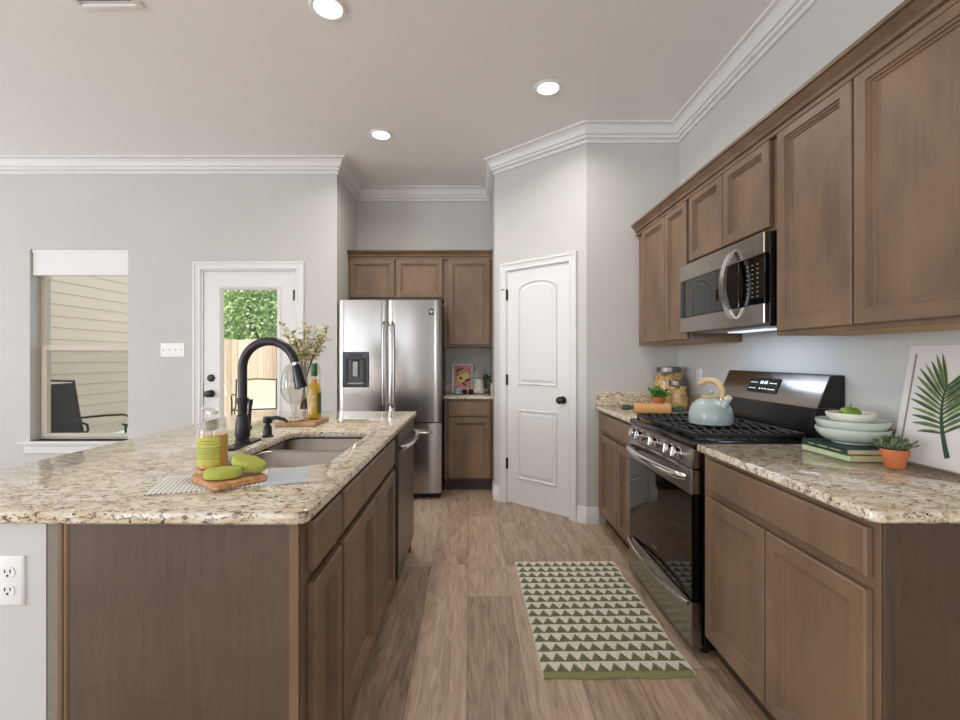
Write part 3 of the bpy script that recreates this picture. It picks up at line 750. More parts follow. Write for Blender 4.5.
hl = MB().lathe([(.017, -.002), (.017, .028), (.012, .032)], (fx, fy+.02, z0+.065), 16, (0, 1, 0))
hl.tube([(fx, fy+.046, z0+.065), (fx-.002, fy+.058, z0+.085), (fx, fy+.060, z0+.13), (fx+.003, fy+.064, z0+.185)], [.011, .009, .0075, .0095], 12)
hl.build('lever_handle', 'bronze', fc)
sd = isl(thing('soap_dispenser', 'dark bronze built in soap pump beside the faucet', 'soap dispenser', (-.935, 2.105, z0)))
MB().lathe([(.026, 0), (.026, .005), (.020, .010), (.018, .045), (.014, .052), (.010, .054), (.010, .07)], (-.935, 2.105, z0), 24).build('base', 'bronze', sd)
MB().lathe([(.019, .064), (.021, .070), (.019, .092), (.001, .095)], (-.935, 2.105, z0), 24).tube([(-.93, 2.105, z0+.083), (-.89, 2.103, z0+.088), (-.855, 2.10, z0+.080), (-.842, 2.10, z0+.068)], [.010, .009, .008, .006], 10).build('pump_head', 'bronze', sd)

# ------------------------------------------------------------------ refrigerator and the alcove cabinets
fr = thing('refrigerator', 'stainless french door refrigerator with water dispenser', 'refrigerator', (-.725, 4.45, 0))
MB().box(-1.180, -.262, 4.185, 4.80, .03, 1.775, .004).build('body', plain('charcoal_side', S(30, 30, 31), .4), fr)
def fdoor(name, x0, x1, z0, z1, par):
    mb = MB(); n = 14; poly = []
    w_ = x1-x0
    for k in range(n+1):
        a = k/n; poly.append((x0+w_*a, 4.112-.005*(1-(2*a-1)**2)-(0 if .01 < a < .99 else -.012)))
    poly += [(x1, 4.182), (x0, 4.182)]
    mb.prism(poly, lambda a, b, d: (a, b, d), z0, z1); return mb.build(name, 'steel_f', par, angle=28)
fl = fdoor('left_door', -1.188, -.742, .700, 1.797, fr); frd = fdoor('right_door', -.737, -.262, .700, 1.797, fr)
fz = fdoor('freezer_drawer', -1.188, -.262, .062, .690, fr)
for xx, par in ((-.775, fl), (-.702, frd)):
    pts = [(xx, 4.118, 1.60), (xx, 4.088, 1.585)]+[(xx, 4.064-.012*math.sin(math.pi*k/10), 1.565-.70*k/10) for k in range(11)]+[(xx, 4.088, .845), (xx, 4.118, .83)]
    MB().tube(pts, .0105, 12).build('handle', 'chrome', par)
pts = [(-1.10, 4.11, .612), (-1.085, 4.08, .612)]+[(-1.07+.69*k/10, 4.062-.01*math.sin(math.pi*k/10), .612) for k in range(11)]+[(-.365, 4.08, .612), (-.355, 4.115, .612)]
MB().tube(pts, .0145, 12).build('handle', 'chrome', fz)
dp = MB().box(-1.150, -.908, 4.100, 4.16, 1.012, 1.330, .006).build('dispenser', 'black', fl)
mb = MB(); ring(mb, (-1.122, 4.100, 1.03), X, Z, -Y, .186, .25, .02, [(0, .001), (.006, .006), (.02, .006), (.026, .001), (.026, 0), (0, 0)]); mb.box(-1.085, -.973, 4.092, 4.10, 1.265, 1.310, .003); mb.build('dispenser_bezel', plain('graphite_bezel', S(46, 46, 48), .3, .5), dp)
MB().box(-1.062, -.996, 4.086, 4.10, 1.10, 1.255, .012).build('dispenser_paddle', 'steel_dw', dp)
MB().box(-1.10, -.958, 4.09, 4.10, 1.04, 1.056, .002).build('drip_tray', 'steel_dw', dp)
lg = MB().box(-.372, -.330, 4.108, 4.113, 1.662, 1.716, .001).build('badge', 'black', frd)
MB().prism([(-.366, 1.704), (-.336, 1.704), (-.336, 1.694), (-.347, 1.676), (-.355, 1.676), (-.366, 1.694)], lambda a, b, d: (a, d, b), 4.1065, 4.108).build('badge_mark', 'chrome', lg)
MB().box(-1.17, -.275, 4.19, 4.25, .0, .06).build('toe_grille', 'black', fr)

bc = thing('alcove_base_cabinet', 'brown base cabinet between refrigerator and pantry', 'cabinet', (0, 4.6, 0))
MB().box(-.250, .216, 4.385, YB-.002, .115, .884, .0015).build('body', 'cab', bc); MB().box(-.250, .216, 4.45, YB-.002, 0, .115).build('toe_kick', 'toe', bc)
front('drawer_front', bc, (-.215, 4.385, .720), X, -Y, .405, .140, DRAWLOOPS); front('door', bc, (-.215, 4.385, .135), X, -Y, .405, .57, DOORLOOPS)
ct = thing('alcove_countertop', 'small granite countertop beside the refrigerator', 'countertop', (0, 4.6, .885))
slab(-.256, .216, 4.345, YB-.001, [.003]*4).build('slab', 'granite', ct); MB().box(-.256, .194, YB-.022, YB-.001, .915, 1.03, .003).box(.195, .216, 4.36, YB-.001, .915, 1.03, .003).build('backsplash', 'granite', ct)
YU = 4.487
def upper_back(label, x0, x1, z0, doors, dz0):
    r_ = thing('wall_cabinet', label, 'cabinet', ((x0+x1)/2, 4.65, z0))
    MB().box(x0, x1, YU+.02, YB-.002, z0, 2.27, .0015).build('body', 'cab', r_)
    for a, b in doors: front('door', r_, (a, YU+.02, dz0), X, -Y, b-a, 2.245-dz0, DOORLOOPS)
upper_back('short brown wall cabinet above the refrigerator', -1.198, -.262, 1.850, [(-1.185, -.745), (-.732, -.275)], 1.868)
upper_back('tall brown wall cabinet above the small alcove counter', -.260, .215, 1.385, [(-.222, .190)], 1.405)
cab_crown('trim_10', 'brown crown moulding on the alcove wall cabinets', [(.215, YU+.02), (-1.198, YU+.02)], .032)
struct(MB().box(-1.198, .215, YU+.02, YB-.002, 2.271, 2.28).build('trim_11', 'cab'), 'flat top of the alcove wall cabinets', 'moulding')

# ------------------------------------------------------------------ things on the island
CT = .915
# woven towel lying beside the sink
M['waffle'] = None
t = NT('waffle_towel'); c = t.n('ShaderNodeTexCoord'); s_ = t.n('ShaderNodeSeparateXYZ', {0: c.outputs['Object']})
sx_ = t.math('FRACT', t.math('MULTIPLY', s_.outputs[0], 84)); sy_ = t.math('FRACT', t.math('MULTIPLY', s_.outputs[1], 84))
line = t.math('MAXIMUM', t.math('LESS_THAN', sx_, .30), t.math('LESS_THAN', sy_, .30))
dots = t.math('MULTIPLY', t.math('LESS_THAN', sx_, .34), t.math('LESS_THAN', sy_, .5))
grid = t.mix(dots, t.mix(line, S(238, 235, 228), S(212, 209, 203)), S(142, 142, 146))
stripe = t.math('FRACT', t.math('MULTIPLY', s_.outputs[1], 40))
plainp = t.mix(t.math('LESS_THAN', stripe, .14), S(196, 200, 206), S(150, 156, 166))
t.base(t.mix(t.math('GREATER_THAN', s_.outputs[0], .07), grid, plainp)); M['waffle'] = t.props(.9)
tw = thing('dish_towel', 'folded waffle weave towel lying on the island before the sink', 'towel', (-.690, 1.372, CT), .33)
def cloth(x0, x1, y0, y1, z, th, wob, nx=40, ny=14):
    mb = MB(); g = []
    f = lambda x, y: wob*(math.sin(x*23+y*9)*.5+math.sin(x*9-y*31+1)*.5)
    for zz in (1, 0):
        g.append([[mb.b.verts.new((x0+(x1-x0)*i/nx+wob*.8*math.sin(j*.9), y0+(y1-y0)*j/ny+wob*1.6*math.sin(i*.33), z+(th if zz else 0)*(1 if 0 < i < nx and 0 < j < ny else .6)+max(0, f(i/nx, j/ny)))) for j in range(ny+1)] for i in range(nx+1)])
    a, b = g
    for i in range(nx):
        for j in range(ny):
            mb.face([a[i][j], a[i+1][j], a[i+1][j+1], a[i][j+1]]); mb.face([b[i][j], b[i][j+1], b[i+1][j+1], b[i+1][j]])
    for i in range(nx): mb.face([a[i][0], b[i][0], b[i+1][0], a[i+1][0]]); mb.face([a[i][ny], a[i+1][ny], b[i+1][ny], b[i][ny]])
    for j in range(ny): mb.face([a[0][j], a[0][j+1], b[0][j+1], b[0][j]]); mb.face([a[nx][j], b[nx][j], b[nx][j+1], a[nx][j+1]])
    return mb
cloth(-.215, .190, -.105, .095, .0006, .0045, .0016).build('towel_cloth', 'waffle', tw, world=False, angle=60)
mb = MB()
for k in range(34):
    y_ = -.103+.196*k/33; a = random.uniform(-.012, .012); L_ = random.uniform(.045, .062)
    mb.tube([(.189, y_, .004), (.189+L_*.5, y_+a*.6, .0045), (.189+L_, y_+a, .0022)], [.0022, .0024, .0018], 5)
mb.build('fringe', plain('cream_fringe', S(226, 216, 200), .9), tw, world=False)
# cutting board with bottle and sponges
Fp = V((-.684, 1.222, 0)); uu = V((.628, .778, 0)); vv_ = V((-.778, .628, 0))
bz0, bz1 = CT+.0065, CT+.0235
def outline(pts, r, z):
    return [V((p.x, p.y, z)) for p in pts]
def bpt(a, b): p = Fp+uu*a+vv_*b; return V((p.x, p.y))
ol = []
for a, b in ((.008, 0), (.142, 0), (.15, .008), (.15, .157), (.142, .165), (.122, .168), (.118, .175), (.118, .258), (.110, .266), (.052, .266), (.044, .258), (.044, .175), (.040, .168), (.008, .165), (0, .157), (0, .008)): ol.append(bpt(a, b))
cb = thing('cutting_board', 'small wooden cutting board with handle on the towel', 'cutting board', (Fp.x-.03, Fp.y+.1, CT))
mb = MB(); rr = [[V((p.x, p.y, z)) for p in inset_poly([V((q.x, q.y)) for q in ol], i)] for i, z in ((.003, bz0), (0, bz0+.003), (0, bz1-.003), (.003, bz1))]
mb.rings(rr)
t = NT('acacia_board'); g_ = t.noise(t.coord((14, 60, 60)), 1, 5, .6, .8); t.base(t.ramp(g_, [(.3, S(168, 116, 72)), (.6, S(208, 156, 106)), (.75, S(222, 176, 128))])); M['board'] = t.props(.5)
mb.build('board', 'board', cb)
M['liquid'] = plain('amber_soap', S(212, 160, 84), .2, 0, .04, 20)
M['label'] = plain('lime_label', S(188, 184, 74), .5, 0, .08, 60)
M['olive'] = plain('olive_ink', S(120, 132, 48), .5)
bx_, by_ = bpt(.078, .205); bz = bz1+.0005
sb = thing('soap_bottle', 'clear pump bottle of amber soap with lime label on the board handle', 'bottle', (bx_, by_, bz))
def bottle(prof, mat, name, par, seg=28, sx=1.12, sy=.82): return MB().lathe(prof, (bx_, by_, bz), seg, sx=sx, sy=sy).build(name, mat, par)
bottle([(.036, 0), (.0405, .004), (.041, .112), (.039, .124), (.032, .140), (.021, .152), (.014, .158), (.013, .168), (.015, .169), (.015, .172), (.013, .172), (.001, .1725)], 'clear', 'bottle_glass', sb)
bottle([(.034, .003), (.0385, .006), (.039, .106), (.001, .106)], 'liquid', 'soap', sb)
mb = MB(); rr = []
for r_, z in ((.0412, .014), (.0417, .014), (.0417, .100), (.0412, .100)):
    rr.append([V((bx_+r_*1.12*math.cos(a), by_+r_*.82*math.sin(a), bz+z)) for a in [math.pi*1.5-1.15+2.0*k/24 for k in range(25)]])
rv = [mb.verts(p) for p in rr]
for q in range(3):
    for k in range(24): mb.face([rv[q][k], rv[q][k+1], rv[q+1][k+1], rv[q+1][k]])
mb.build('paper_label', 'label', sb)
mb = MB()
for z_, w_ in ((.088, .5), (.080, .7), (.068, .9), (.062, .9), (.056, .85), (.050, .9), (.044, .6), (.036, .75)):
    pr = [[V((bx_+.0420*1.12*math.cos(a), by_+.0420*.82*math.sin(a), bz+z_+dz)) for a in [math.pi*1.5-w_+2*w_*k/12 for k in range(13)]] for dz in (-.0011, .0011)]
    r0, r1 = mb.verts(pr[0]), mb.verts(pr[1])
    for k in range(12): mb.face([r0[k], r0[k+1], r1[k+1], r1[k]])
mb.build('printed_lines', 'olive', sb)
MB().lathe([(.016, .168), (.016, .176), (.006, .178), (.006, .184)], (bx_, by_, bz), 16).tube([(bx_, by_, bz+.184), (bx_-.016, by_-.012, bz+.186), (bx_-.024, by_-.018, bz+.180)], .006, 8).build('pump', plain('frosted_pump', S(226, 226, 222), .3), sb)
t = NT('green_sponge'); f_ = t.noise(t.coord(), 420, 2); t.base(t.ramp(f_, [(.35, S(160, 168, 62)), (.6, S(188, 194, 98))])); M['sponge'] = t.props(.95, bump=(f_, .5, .003))
def sponge(label, loc, rot, zrot):
    pr = []
    for i, z in ((.010, 0), (.002, .003), (0, .008), (0, .021), (.003, .026), (.012, .029)):
        pr.append([V((( .050-i)*math.cos(a), (.033-i)*math.sin(a), z)) for a in [2*math.pi*k/36 for k in range(36)]])
    o = MB().rings(pr).build('sponge', 'sponge'); o.location = loc; o.rotation_euler = (rot[0], rot[1], zrot)
    tag(o, label, 'sponge', 'green sponges on the cutting board')
p1 = bpt(.048, .058)
sponge('green oval sponge lying flat on the cutting board', (p1.x, p1.y, bz1+.0005), (0, 0), .35)
p2 = bpt(.118, .062)
sponge('green oval sponge leaning on the flat sponge', (p2.x, p2.y, bz1+.0165), (.10, R(17), 0), .0)

# serving board with glass, oil bottle and flower vase
t = NT('walnut_board'); g_ = t.noise(t.coord((12, 50, 50)), 1, 4); t.base(t.ramp(g_, [(.3, S(148, 110, 78)), (.7, S(192, 152, 114))])); M['board2'] = t.props(.5)
tag(MB().box(-1.030, -.815, 2.405, 2.640, CT+.0005, CT+.022, .004).build('serving_board', 'board2', at=(-.92, 2.52, CT)), 'rectangular wooden serving board near the far end of the island', 'serving board')
bz = CT+.0225
gx, gy = -.950, 2.470
gb = thing('glass_goblet', 'large clear tulip shaped goblet with a beaded foot on the serving board', 'goblet', (gx, gy, bz))
MB().lathe([(.012, .020), (.010, .03), (.013, .06), (.010, .08), (.030, .095), (.058, .125), (.071, .165), (.070, .21), (.060, .26), (.047, .30), (.045, .30), (.058, .26), (.068, .21), (.069, .165), (.056, .128), (.028, .098), (.001, .096)], (gx, gy, bz), 32).build('bowl', 'clear', gb)
mb = MB()
for k in range(14):
    a = 2*math.pi*k/14; mb.lathe([(.001, -.010), (.006, -.008), (.010, 0), (.006, .008), (.001, .010)], (gx+.040*math.cos(a), gy+.040*math.sin(a), bz+.011), 10)
mb.build('beads', plain('cream_beads', S(222, 206, 186), .4), gb)
MB().lathe([(.034, .004), (.030, .012), (.014, .021), (.001, .021)], (gx, gy, bz), 24).build('foot', 'clear', gb)
ox, oy = -.875, 2.565
ob = thing('oil_bottle', 'tall bottle of golden oil with green cap on the serving board', 'bottle', (ox, oy, bz))
MB().lathe([(.034, 0), (.037, .004), (.037, .165), (.032, .185), (.018, .205), (.0145, .225), (.0145, .242)], (ox, oy, bz), 24).build('bottle_glass', 'clear', ob)
MB().lathe([(.031, .003), (.035, .006), (.035, .160), (.030, .182), (.0165, .200), (.013, .222), (.001, .222)], (ox, oy, bz), 24).build('oil', plain('golden_oil', S(206, 160, 24), .15, 0, .05), ob)
MB().lathe([(.0165, .238), (.0175, .240), (.0175, .306), (.016, .309), (.001, .309)], (ox, oy, bz), 20).build('cap', plain('green_foil', S(44, 98, 54), .35, .1), ob)
mb = MB(); rr = []
for z in (.03, .145): rr.append([V((ox+.0376*math.cos(a), oy+.0376*math.sin(a), bz+z)) for a in [-.75+1.3*k/12 for k in range(13)]])
r0, r1 = mb.verts(rr[0]), mb.verts(rr[1])
for k in range(12): mb.face([r0[k], r0[k+1], r1[k+1], r1[k]])
mb.build('paper_label', plain('dark_green_label', S(62, 88, 48), .5, 0, .3, 120), ob)
vx, vy = -1.020, 2.80
va = thing('flower_vase', 'tapered blush glass vase of pale blossom branches behind the oil bottle', 'vase', (vx, vy, CT))
MB().lathe([(.058, .0005), (.064, .006), (.080, .10), (.098, .20), (.103, .26), (.096, .31), (.080, .335), (.077, .335), (.093, .308), (.099, .26), (.094, .20), (.076, .10), (.058, .014), (.001, .014)], (vx, vy, CT), 32).build('vase_glass', 'pinkglass', va)
mb = MB(); fl_ = MB(); lf = MB()
rng = random.Random(3)
for k in range(12):
    a = k*2*math.pi/12+.3; top_ = V((vx+.02+.17*math.cos(a)*rng.uniform(.45, 1.0), vy+.10*math.sin(a), CT+rng.uniform(.42, .56)))
    b0 = V((vx-.02*math.cos(a), vy-.02*math.sin(a), CT+.05)); m_ = V((vx+.015*math.cos(a)+.01, vy+.015*math.sin(a), CT+.36))
    ps = [b0*(1-s)**2+m_*2*s*(1-s)+top_*s*s for s in [i/10 for i in range(11)]]
    mb.tube(ps, [.0035-.0002*i for i in range(11)], 6)
    for i in range(6, 11):
        for j in range(7):
            d = V((rng.uniform(-1, 1), rng.uniform(-1, 1), rng.uniform(-.3, 1))).normalized(); q = ps[i]+d*rng.uniform(.004, .03)
            if rng.random() < .55: lf.leaf(q, d, (0, 0, 1), rng.uniform(.026, .045), rng.uniform(.016, .024))
            else:
                for m2 in range(5):
                    d2 = (d+V((math.cos(m2*1.257), math.sin(m2*1.257), 0))*.9).normalized(); fl_.leaf(q, d2, d, .018, .013, .3)
mb.build('stems', plain('twig', S(92, 78, 58), .7), va); lf.build('leaves', plain('yellow_green_leaves', S(158, 164, 76), .55, 0, .25, 60), va, recalc=False); fl_.build('blossoms', plain('pale_blossom', S(230, 214, 184), .6, 0, .08), va, recalc=False)

# ------------------------------------------------------------------ things on the right counters and range
GZ = .957
kx, ky = 1.172, 2.235
M['kettle'] = plain('pale_sage_enamel', S(168, 180, 178), .25, 0, .02, coat=.3)
M['bamboo'] = plain('blond_wood', S(214, 178, 132), .45, 0, .08, 50)
ke = thing('tea_kettle', 'pale blue dome tea kettle with wooden handle on the range', 'kettle', (kx, ky, GZ))
kp_ = [(.088, 0), (.096, .004), (.099, .020), (.098, .048), (.093, .074), (.081, .097), (.063, .114), (.044, .124), (.038, .127)]
MB().lathe(kp_+[(.001, .128)], (kx, ky, GZ), 40).build('body', 'kettle', ke)
ld = MB().lathe([(.040, .126), (.041, .130), (.036, .138), (.010, .144), (.001, .144)], (kx, ky, GZ), 32).build('lid', plain('brass_rim_lid', S(196, 176, 128), .35, .3), ke)
MB().lathe([(.006, .142), (.012, .150), (.013, .158), (.001, .162)], (kx, ky, GZ), 16).build('lid_knob', 'kettle', ld)
sd_ = V((.36, -.93, 0)).normalized(); hd_ = V((.62, -.78, 0)).normalized()
sp0 = V((kx, ky, GZ+.085))+sd_*.072
MB().tube([sp0, sp0+sd_*.010+Z*.018, sp0+sd_*.016+Z*.034], [.022, .018, .015], 14).lathe([(.0155, 0), (.017, .008), (.0145, .012), (.001, .013)], sp0+sd_*.016+Z*.034, 16, (sd_.x*.6, sd_.y*.6, .8)).build('spout', 'kettle', ke)
wt = MB().tube([sp0+sd_*.020+Z*.042, sp0+sd_*.032+Z*.054], [.015, .013], 12).build('whistle_cap', plain('cream_whistle', S(226, 214, 188), .35), ke)
hn = MB(); base_ = V((kx, ky, GZ)); h0 = base_+hd_*.050+Z*.115
hps = [h0, h0+hd_*.006+Z*.035]
for k in range(1, 15):
    a = math.pi*.78*k/14; hps.append(base_+hd_*(.056-.062*(1-math.cos(a)))+Z*(.150+.064*math.sin(a)))
hn.tube(hps, [.010]+[.0125]*4+[.014]*9+[.015, .012], 12); hn.build('handle', 'bamboo', ke)
MB().tube([h0-Z*.012, h0+Z*.012], .0125, 12).build('handle_collar', 'chrome', ke)

# rolling pin with green handles
ra, rb = V((1.078, 3.02, CT+.0345)), V((1.292, 2.95, CT+.0345)); rd = (rb-ra).normalized()
rp = thing('rolling_pin', 'wooden rolling pin with dark green handles on the far counter', 'rolling pin', (1.185, 2.985, CT))
MB().lathe([(.029, 0), (.033, .004), (.033, (rb-ra).length-.004), (.029, (rb-ra).length)], ra, 28, rd).build('roller', plain('beech_wood', S(204, 154, 96), .45, 0, .08, 40), rp)
for c_, d_ in ((ra, -rd), (rb, rd)):
    MB().lathe([(.008, -.001), (.009, .012), (.015, .020), (.019, .045), (.017, .068), (.010, .078), (.001, .08)], c_, 18, d_).build('handle', plain('dark_green_paint', S(48, 72, 56), .4), rp)
# pasta jars
def pasta_jar(label, jx, jy, r, h, seed):
    j = thing('pasta_jar', label, 'jar', (jx, jy, CT), 0, 'glass jars of pasta in the corner')
    s = h-.035
    MB().lathe([(r*.93, .0005), (r, .006), (r, s*.72), (r*.95, s*.84), (r*.78, s*.95), (r*.70, s)], (jx, jy, CT), 32).build('jar_glass', 'clear', j)
    g = random.Random(seed); mb = MB(); n = int(420*(r/.09))
    for k in range(n):
        z = g.uniform(.012, s*.93); rmax = r*.90 if z < s*.70 else r*.80
        a = g.uniform(0, 2*math.pi); rr_ = rmax*(1-.32*g.random()**2)
        d = V((g.gauss(0, 1), g.gauss(0, 1), g.gauss(0, .7))).normalized()
        p = V((jx+rr_*math.cos(a), jy+rr_*math.sin(a), CT+z)); L_ = .009
        mb.tube([p-d*L_, p, p+d*L_*.9+V((0, 0, .003))], [.0048, .006, .0048], 5)
    mb.lathe([(r*.72, .008), (r*.74, s*.70), (r*.62, s*.88), (.001, s*.92)], (jx, jy, CT), 20)
    o = mb.build('pasta', plain('pasta_shells', S(226, 190, 126), .55, 0, .22, 70), j); o['kind'] = 'stuff'
    MB().lathe([(r*.76, s), (r*.78, s+.002), (r*.78, h-.003), (r*.75, h), (.001, h)], (jx, jy, CT), 32).build('lid', 'steel_dw', j)
pasta_jar('taller glass jar of pasta behind, against the corner wall', 1.467, 3.387, .107, .295, 1)
pasta_jar('shorter glass jar of pasta standing in front of the taller jar', 1.440, 3.198, .068, .207, 2)
M['terra'] = plain('terracotta', S(196, 112, 66), .75, 0, .07, 25)
def pot(name, label, cat, px, py, r, h, leaf_mat, nl, lh, L_, W_, seed, spread):
    p = thing(name, label, cat, (px, py, CT), 0, None)
    MB().lathe([(r*.66, .0005), (r*.70, .003), (r*.88, h*.66), (r*.98, h*.66), (r, h*.69), (r, h-.002), (r*.96, h), (r*.88, h), (r*.86, h*.86), (.001, h*.86)], (px, py, CT), 32).build('pot', 'terra', p)
    MB().lathe([(r*.86, h*.87), (r*.6, h*.93), (.001, h*.95)], (px, py, CT), 20).build('soil', plain('dark_soil', S(52, 42, 34), .9), p)
    g = random.Random(seed); mb = MB(); st = MB()
    for k in range(nl):
        a = g.uniform(0, 6.283); q = g.random()**.6
        d = V((math.cos(a)*q*spread, math.sin(a)*q*spread, 1-.45*q)).normalized()
        b0 = V((px+r*.4*q*math.cos(a), py+r*.4*q*math.sin(a), CT+h*.92)); L2 = lh*g.uniform(.7, 1.05)
        tp_ = b0+d*L2; st.tube([b0, (b0+tp_)/2+V((0, 0, .004)), tp_], [.0016, .0014, .001], 5)
        for i in range(6):
            s = .35+.65*i/5; pp = b0+d*L2*s
            for sg in (-1, 1):
                dd = (d*.5+V((g.gauss(0, 1), g.gauss(0, 1), g.gauss(.2, .6))).normalized()).normalized(); mb.leaf(pp, dd, d, L_*g.uniform(.7, 1.1), W_)
    st.build('stems', leaf_mat, p); mb.build('leaves', leaf_mat, p, recalc=False)
M['sage'] = plain('grey_green_leaves', S(104, 118, 84), .6, 0, .3, 90); M['basil'] = plain('bright_green_leaves', S(74, 122, 44), .5, 0, .25, 90)
pot('potted_plant', 'grey green herb in a terracotta pot beside the books', 'potted plant', 1.408, 1.520, .038, .062, 'sage', 60, .046, .015, .007, 5, .95)
pot('potted_plant', 'tiny bright green plant in a terracotta pot before the pasta jars', 'potted plant', 1.285, 3.13, .042, .098, 'basil', 16, .062, .040, .020, 6, .9)
# books and bowls
def book(label, z, th, cover, x0, x1, y0, y1, rz):
    b = thing('book', label, 'book', ((x0+x1)/2, (y0+y1)/2, z), rz, 'books under the bowls')
    w_, d_ = (x1-x0)/2, (y1-y0)/2
    MB().box(-w_+.004, w_-.004, -d_+.004, d_-.004, .0025, th-.0025).build('pages', plain('page_edges', S(206, 186, 150), .8, 0, .1, 200), b, world=False)
    MB().box(-w_, w_, -d_, d_, 0, .0025, .0006).box(-w_, w_, -d_, d_, th-.0025, th, .0006).box(-w_, -w_+.003, -d_, d_, 0, th, .0006).build('cover', cover, b, world=False)
    return b
b1 = book('pale green book at the bottom of the two book stack', CT+.0005, .021, plain('pale_green_cover', S(186, 200, 158), .5), 1.322, 1.475, 1.598, 1.825, .015)
b2 = book('dark green book on top of the pale green book', CT+.022, .021, plain('dark_green_cover', S(34, 62, 54), .4), 1.322, 1.472, 1.602, 1.828, -.03)
q = MB()
for a, b in ((-.085, -.035), (-.022, .030), (.045, .08)): q.box(-.0756, -.0750, a, b, .008, .013)
q.build('spine_print', plain('gold_print', S(150, 150, 110), .5), b2, world=False)
wx, wy = 1.436, 1.725; wz = CT+.0435
M['cel'] = plain('celadon_glaze', S(200, 210, 196), .2, 0, .02, coat=.3); M['cream'] = plain('cream_glaze', S(232, 228, 216), .25, 0, .02)
def bowl_lathe(c, r, h, t_=.004, foot=.45):
    o_ = [(r*foot*.92, 0), (r*foot, .002), (r*foot, .006)]; n = 10
    for k in range(1, n+1): a = k/n; o_.append((r*foot+(r-r*foot)*math.sin(a*math.pi/2)**.9, .006+(h-.006)*a**1.35))
    i_ = [(max(.001, rr_-t_), max(z+.0, .006+t_) if k < 3 else z+t_*.2) for k, (rr_, z) in enumerate(o_)][::-1]
    i_ = [(r-t_*.4, h+.001)]+[(max(.001, rr_-t_), z+t_*.7) for rr_, z in o_[3:-1]][::-1]+[(.001, .006+t_)]
    return MB().lathe(o_+i_, c, 48)
B_G = 'nested bowls on the books'
tag(bowl_lathe((wx, wy, wz), .113, .058, foot=.55).build('serving_bowl', 'cel', at=(wx, wy, wz)), 'lower wide celadon bowl standing on the books', 'bowl', B_G)
tag(bowl_lathe((wx, wy, wz+.027), .112, .060, foot=.50).build('serving_bowl', 'cel', at=(wx, wy, wz+.03)), 'upper wide celadon bowl nested in the lower celadon bowl', 'bowl', B_G)
tag(bowl_lathe((wx-.004, wy, wz+.068), .077, .046, foot=.55).build('cereal_bowl', 'cream', at=(wx, wy, wz+.068)), 'smaller cream bowl on top holding a green apple', 'bowl', B_G)
def apple(label, x, y, z, r):
    a = thing('apple', label, 'apple', (x, y, z))
    pr = [(.001, r*.10)]
    for k in range(1, 16):
        t_ = math.pi*k/16; pr.append((r*math.sin(t_)**.85*(1.0-.06*math.cos(t_)), r*(.92-.88*math.cos(t_))+(-.10*r*math.exp(-(t_-math.pi)**2*6))))
    pr.append((.001, r*1.62))
    MB().lathe(pr, (x, y, z), 28).build('flesh', plain('green_apple_skin', S(112, 146, 40), .3, 0, .2, 25), a)
    MB().tube([(x, y, z+r*1.6), (x+.002, y, z+r*1.9), (x+.006, y, z+r*2.1)], .0016, 6).build('stem', 'bark', a)
apple('green apple sitting in the cream bowl', wx-.008, wy-.002, wz+.0765, .034)
# palm print leaning on the wall
pr_ = thing('palm_print', 'large white framed palm leaf print leaning on the wall', 'picture', (1.54, 1.40, CT))
pu = V((.070, 0, .40)).normalized(); pn = V((-pu.z, 0, pu.x)); po = V((1.516, 1.650, CT+.0035)); PW, PH = .46, .410
MB().rect(po, -Y, pu, pn, PW, PH, [(0, -.018), (0, -.001), (.001, 0)]).build('backing_board', plain('mount_board', S(226, 224, 220), .5, 0, .01), pr_)
MB().rect(po-Y*.001+pu*.001, -Y, pu, pn, PW-.002, PH-.002, [(0, .0002), (0, .0008)]).build('paper', plain('print_paper', S(222, 218, 214), .35, 0, .01), pr_)
f_ = MB(); f_.obox(po-Y*.026+pu*.0+pn*.0009, -Y, pu, pn, .005, PH-.030, .002); f_.obox(po-Y*(PW-.03)+pn*.0009, -Y, pu, pn, .005, PH-.030, .002); f_.obox(po+pn*.0005-pu*.003, -Y, pu, pn, PW, .006, .004)
f_.build('frame_edge', plain('taupe_frame_line', S(142, 130, 118), .5), pr_)
pa = lambda a, b, d=.0012: po-Y*a+pu*b+pn*d
LG = [plain('leaf_ink_dark', S(52, 74, 52), .6, 0, .2, 60), plain('leaf_ink_mid', S(98, 118, 72), .6, 0, .3, 50), plain('leaf_ink_pale', S(166, 168, 110), .6, 0, .2, 50)]
lm = MB()
def rib(s):   # stem curve in print coordinates
    return V((.189*(1-s)**2+.126*2*s*(1-s)+.152*s*s, .040*(1-s)**2+.19*2*s*(1-s)+.278*s*s))
rp_ = [rib(k/30) for k in range(31)]
def strip(pts, ws, mi, d):
    lm.mi = mi; prev = None
    for k, p in enumerate(pts):
        q = (pts[min(k+1, len(pts)-1)]-pts[max(k-1, 0)]).normalized(); nn = V((-q.y, q.x)); a, b = p+nn*ws[k], p-nn*ws[k]
        v_ = lm.verts([pa(a.x, a.y, d), pa(b.x, b.y, d)])
        if prev: lm.face([prev[0], v_[0], v_[1], prev[1]])
        prev = v_
strip(rp_, [.0075*(1-.85*k/30)+.001 for k in range(31)], 0, .0022)
g = random.Random(11)
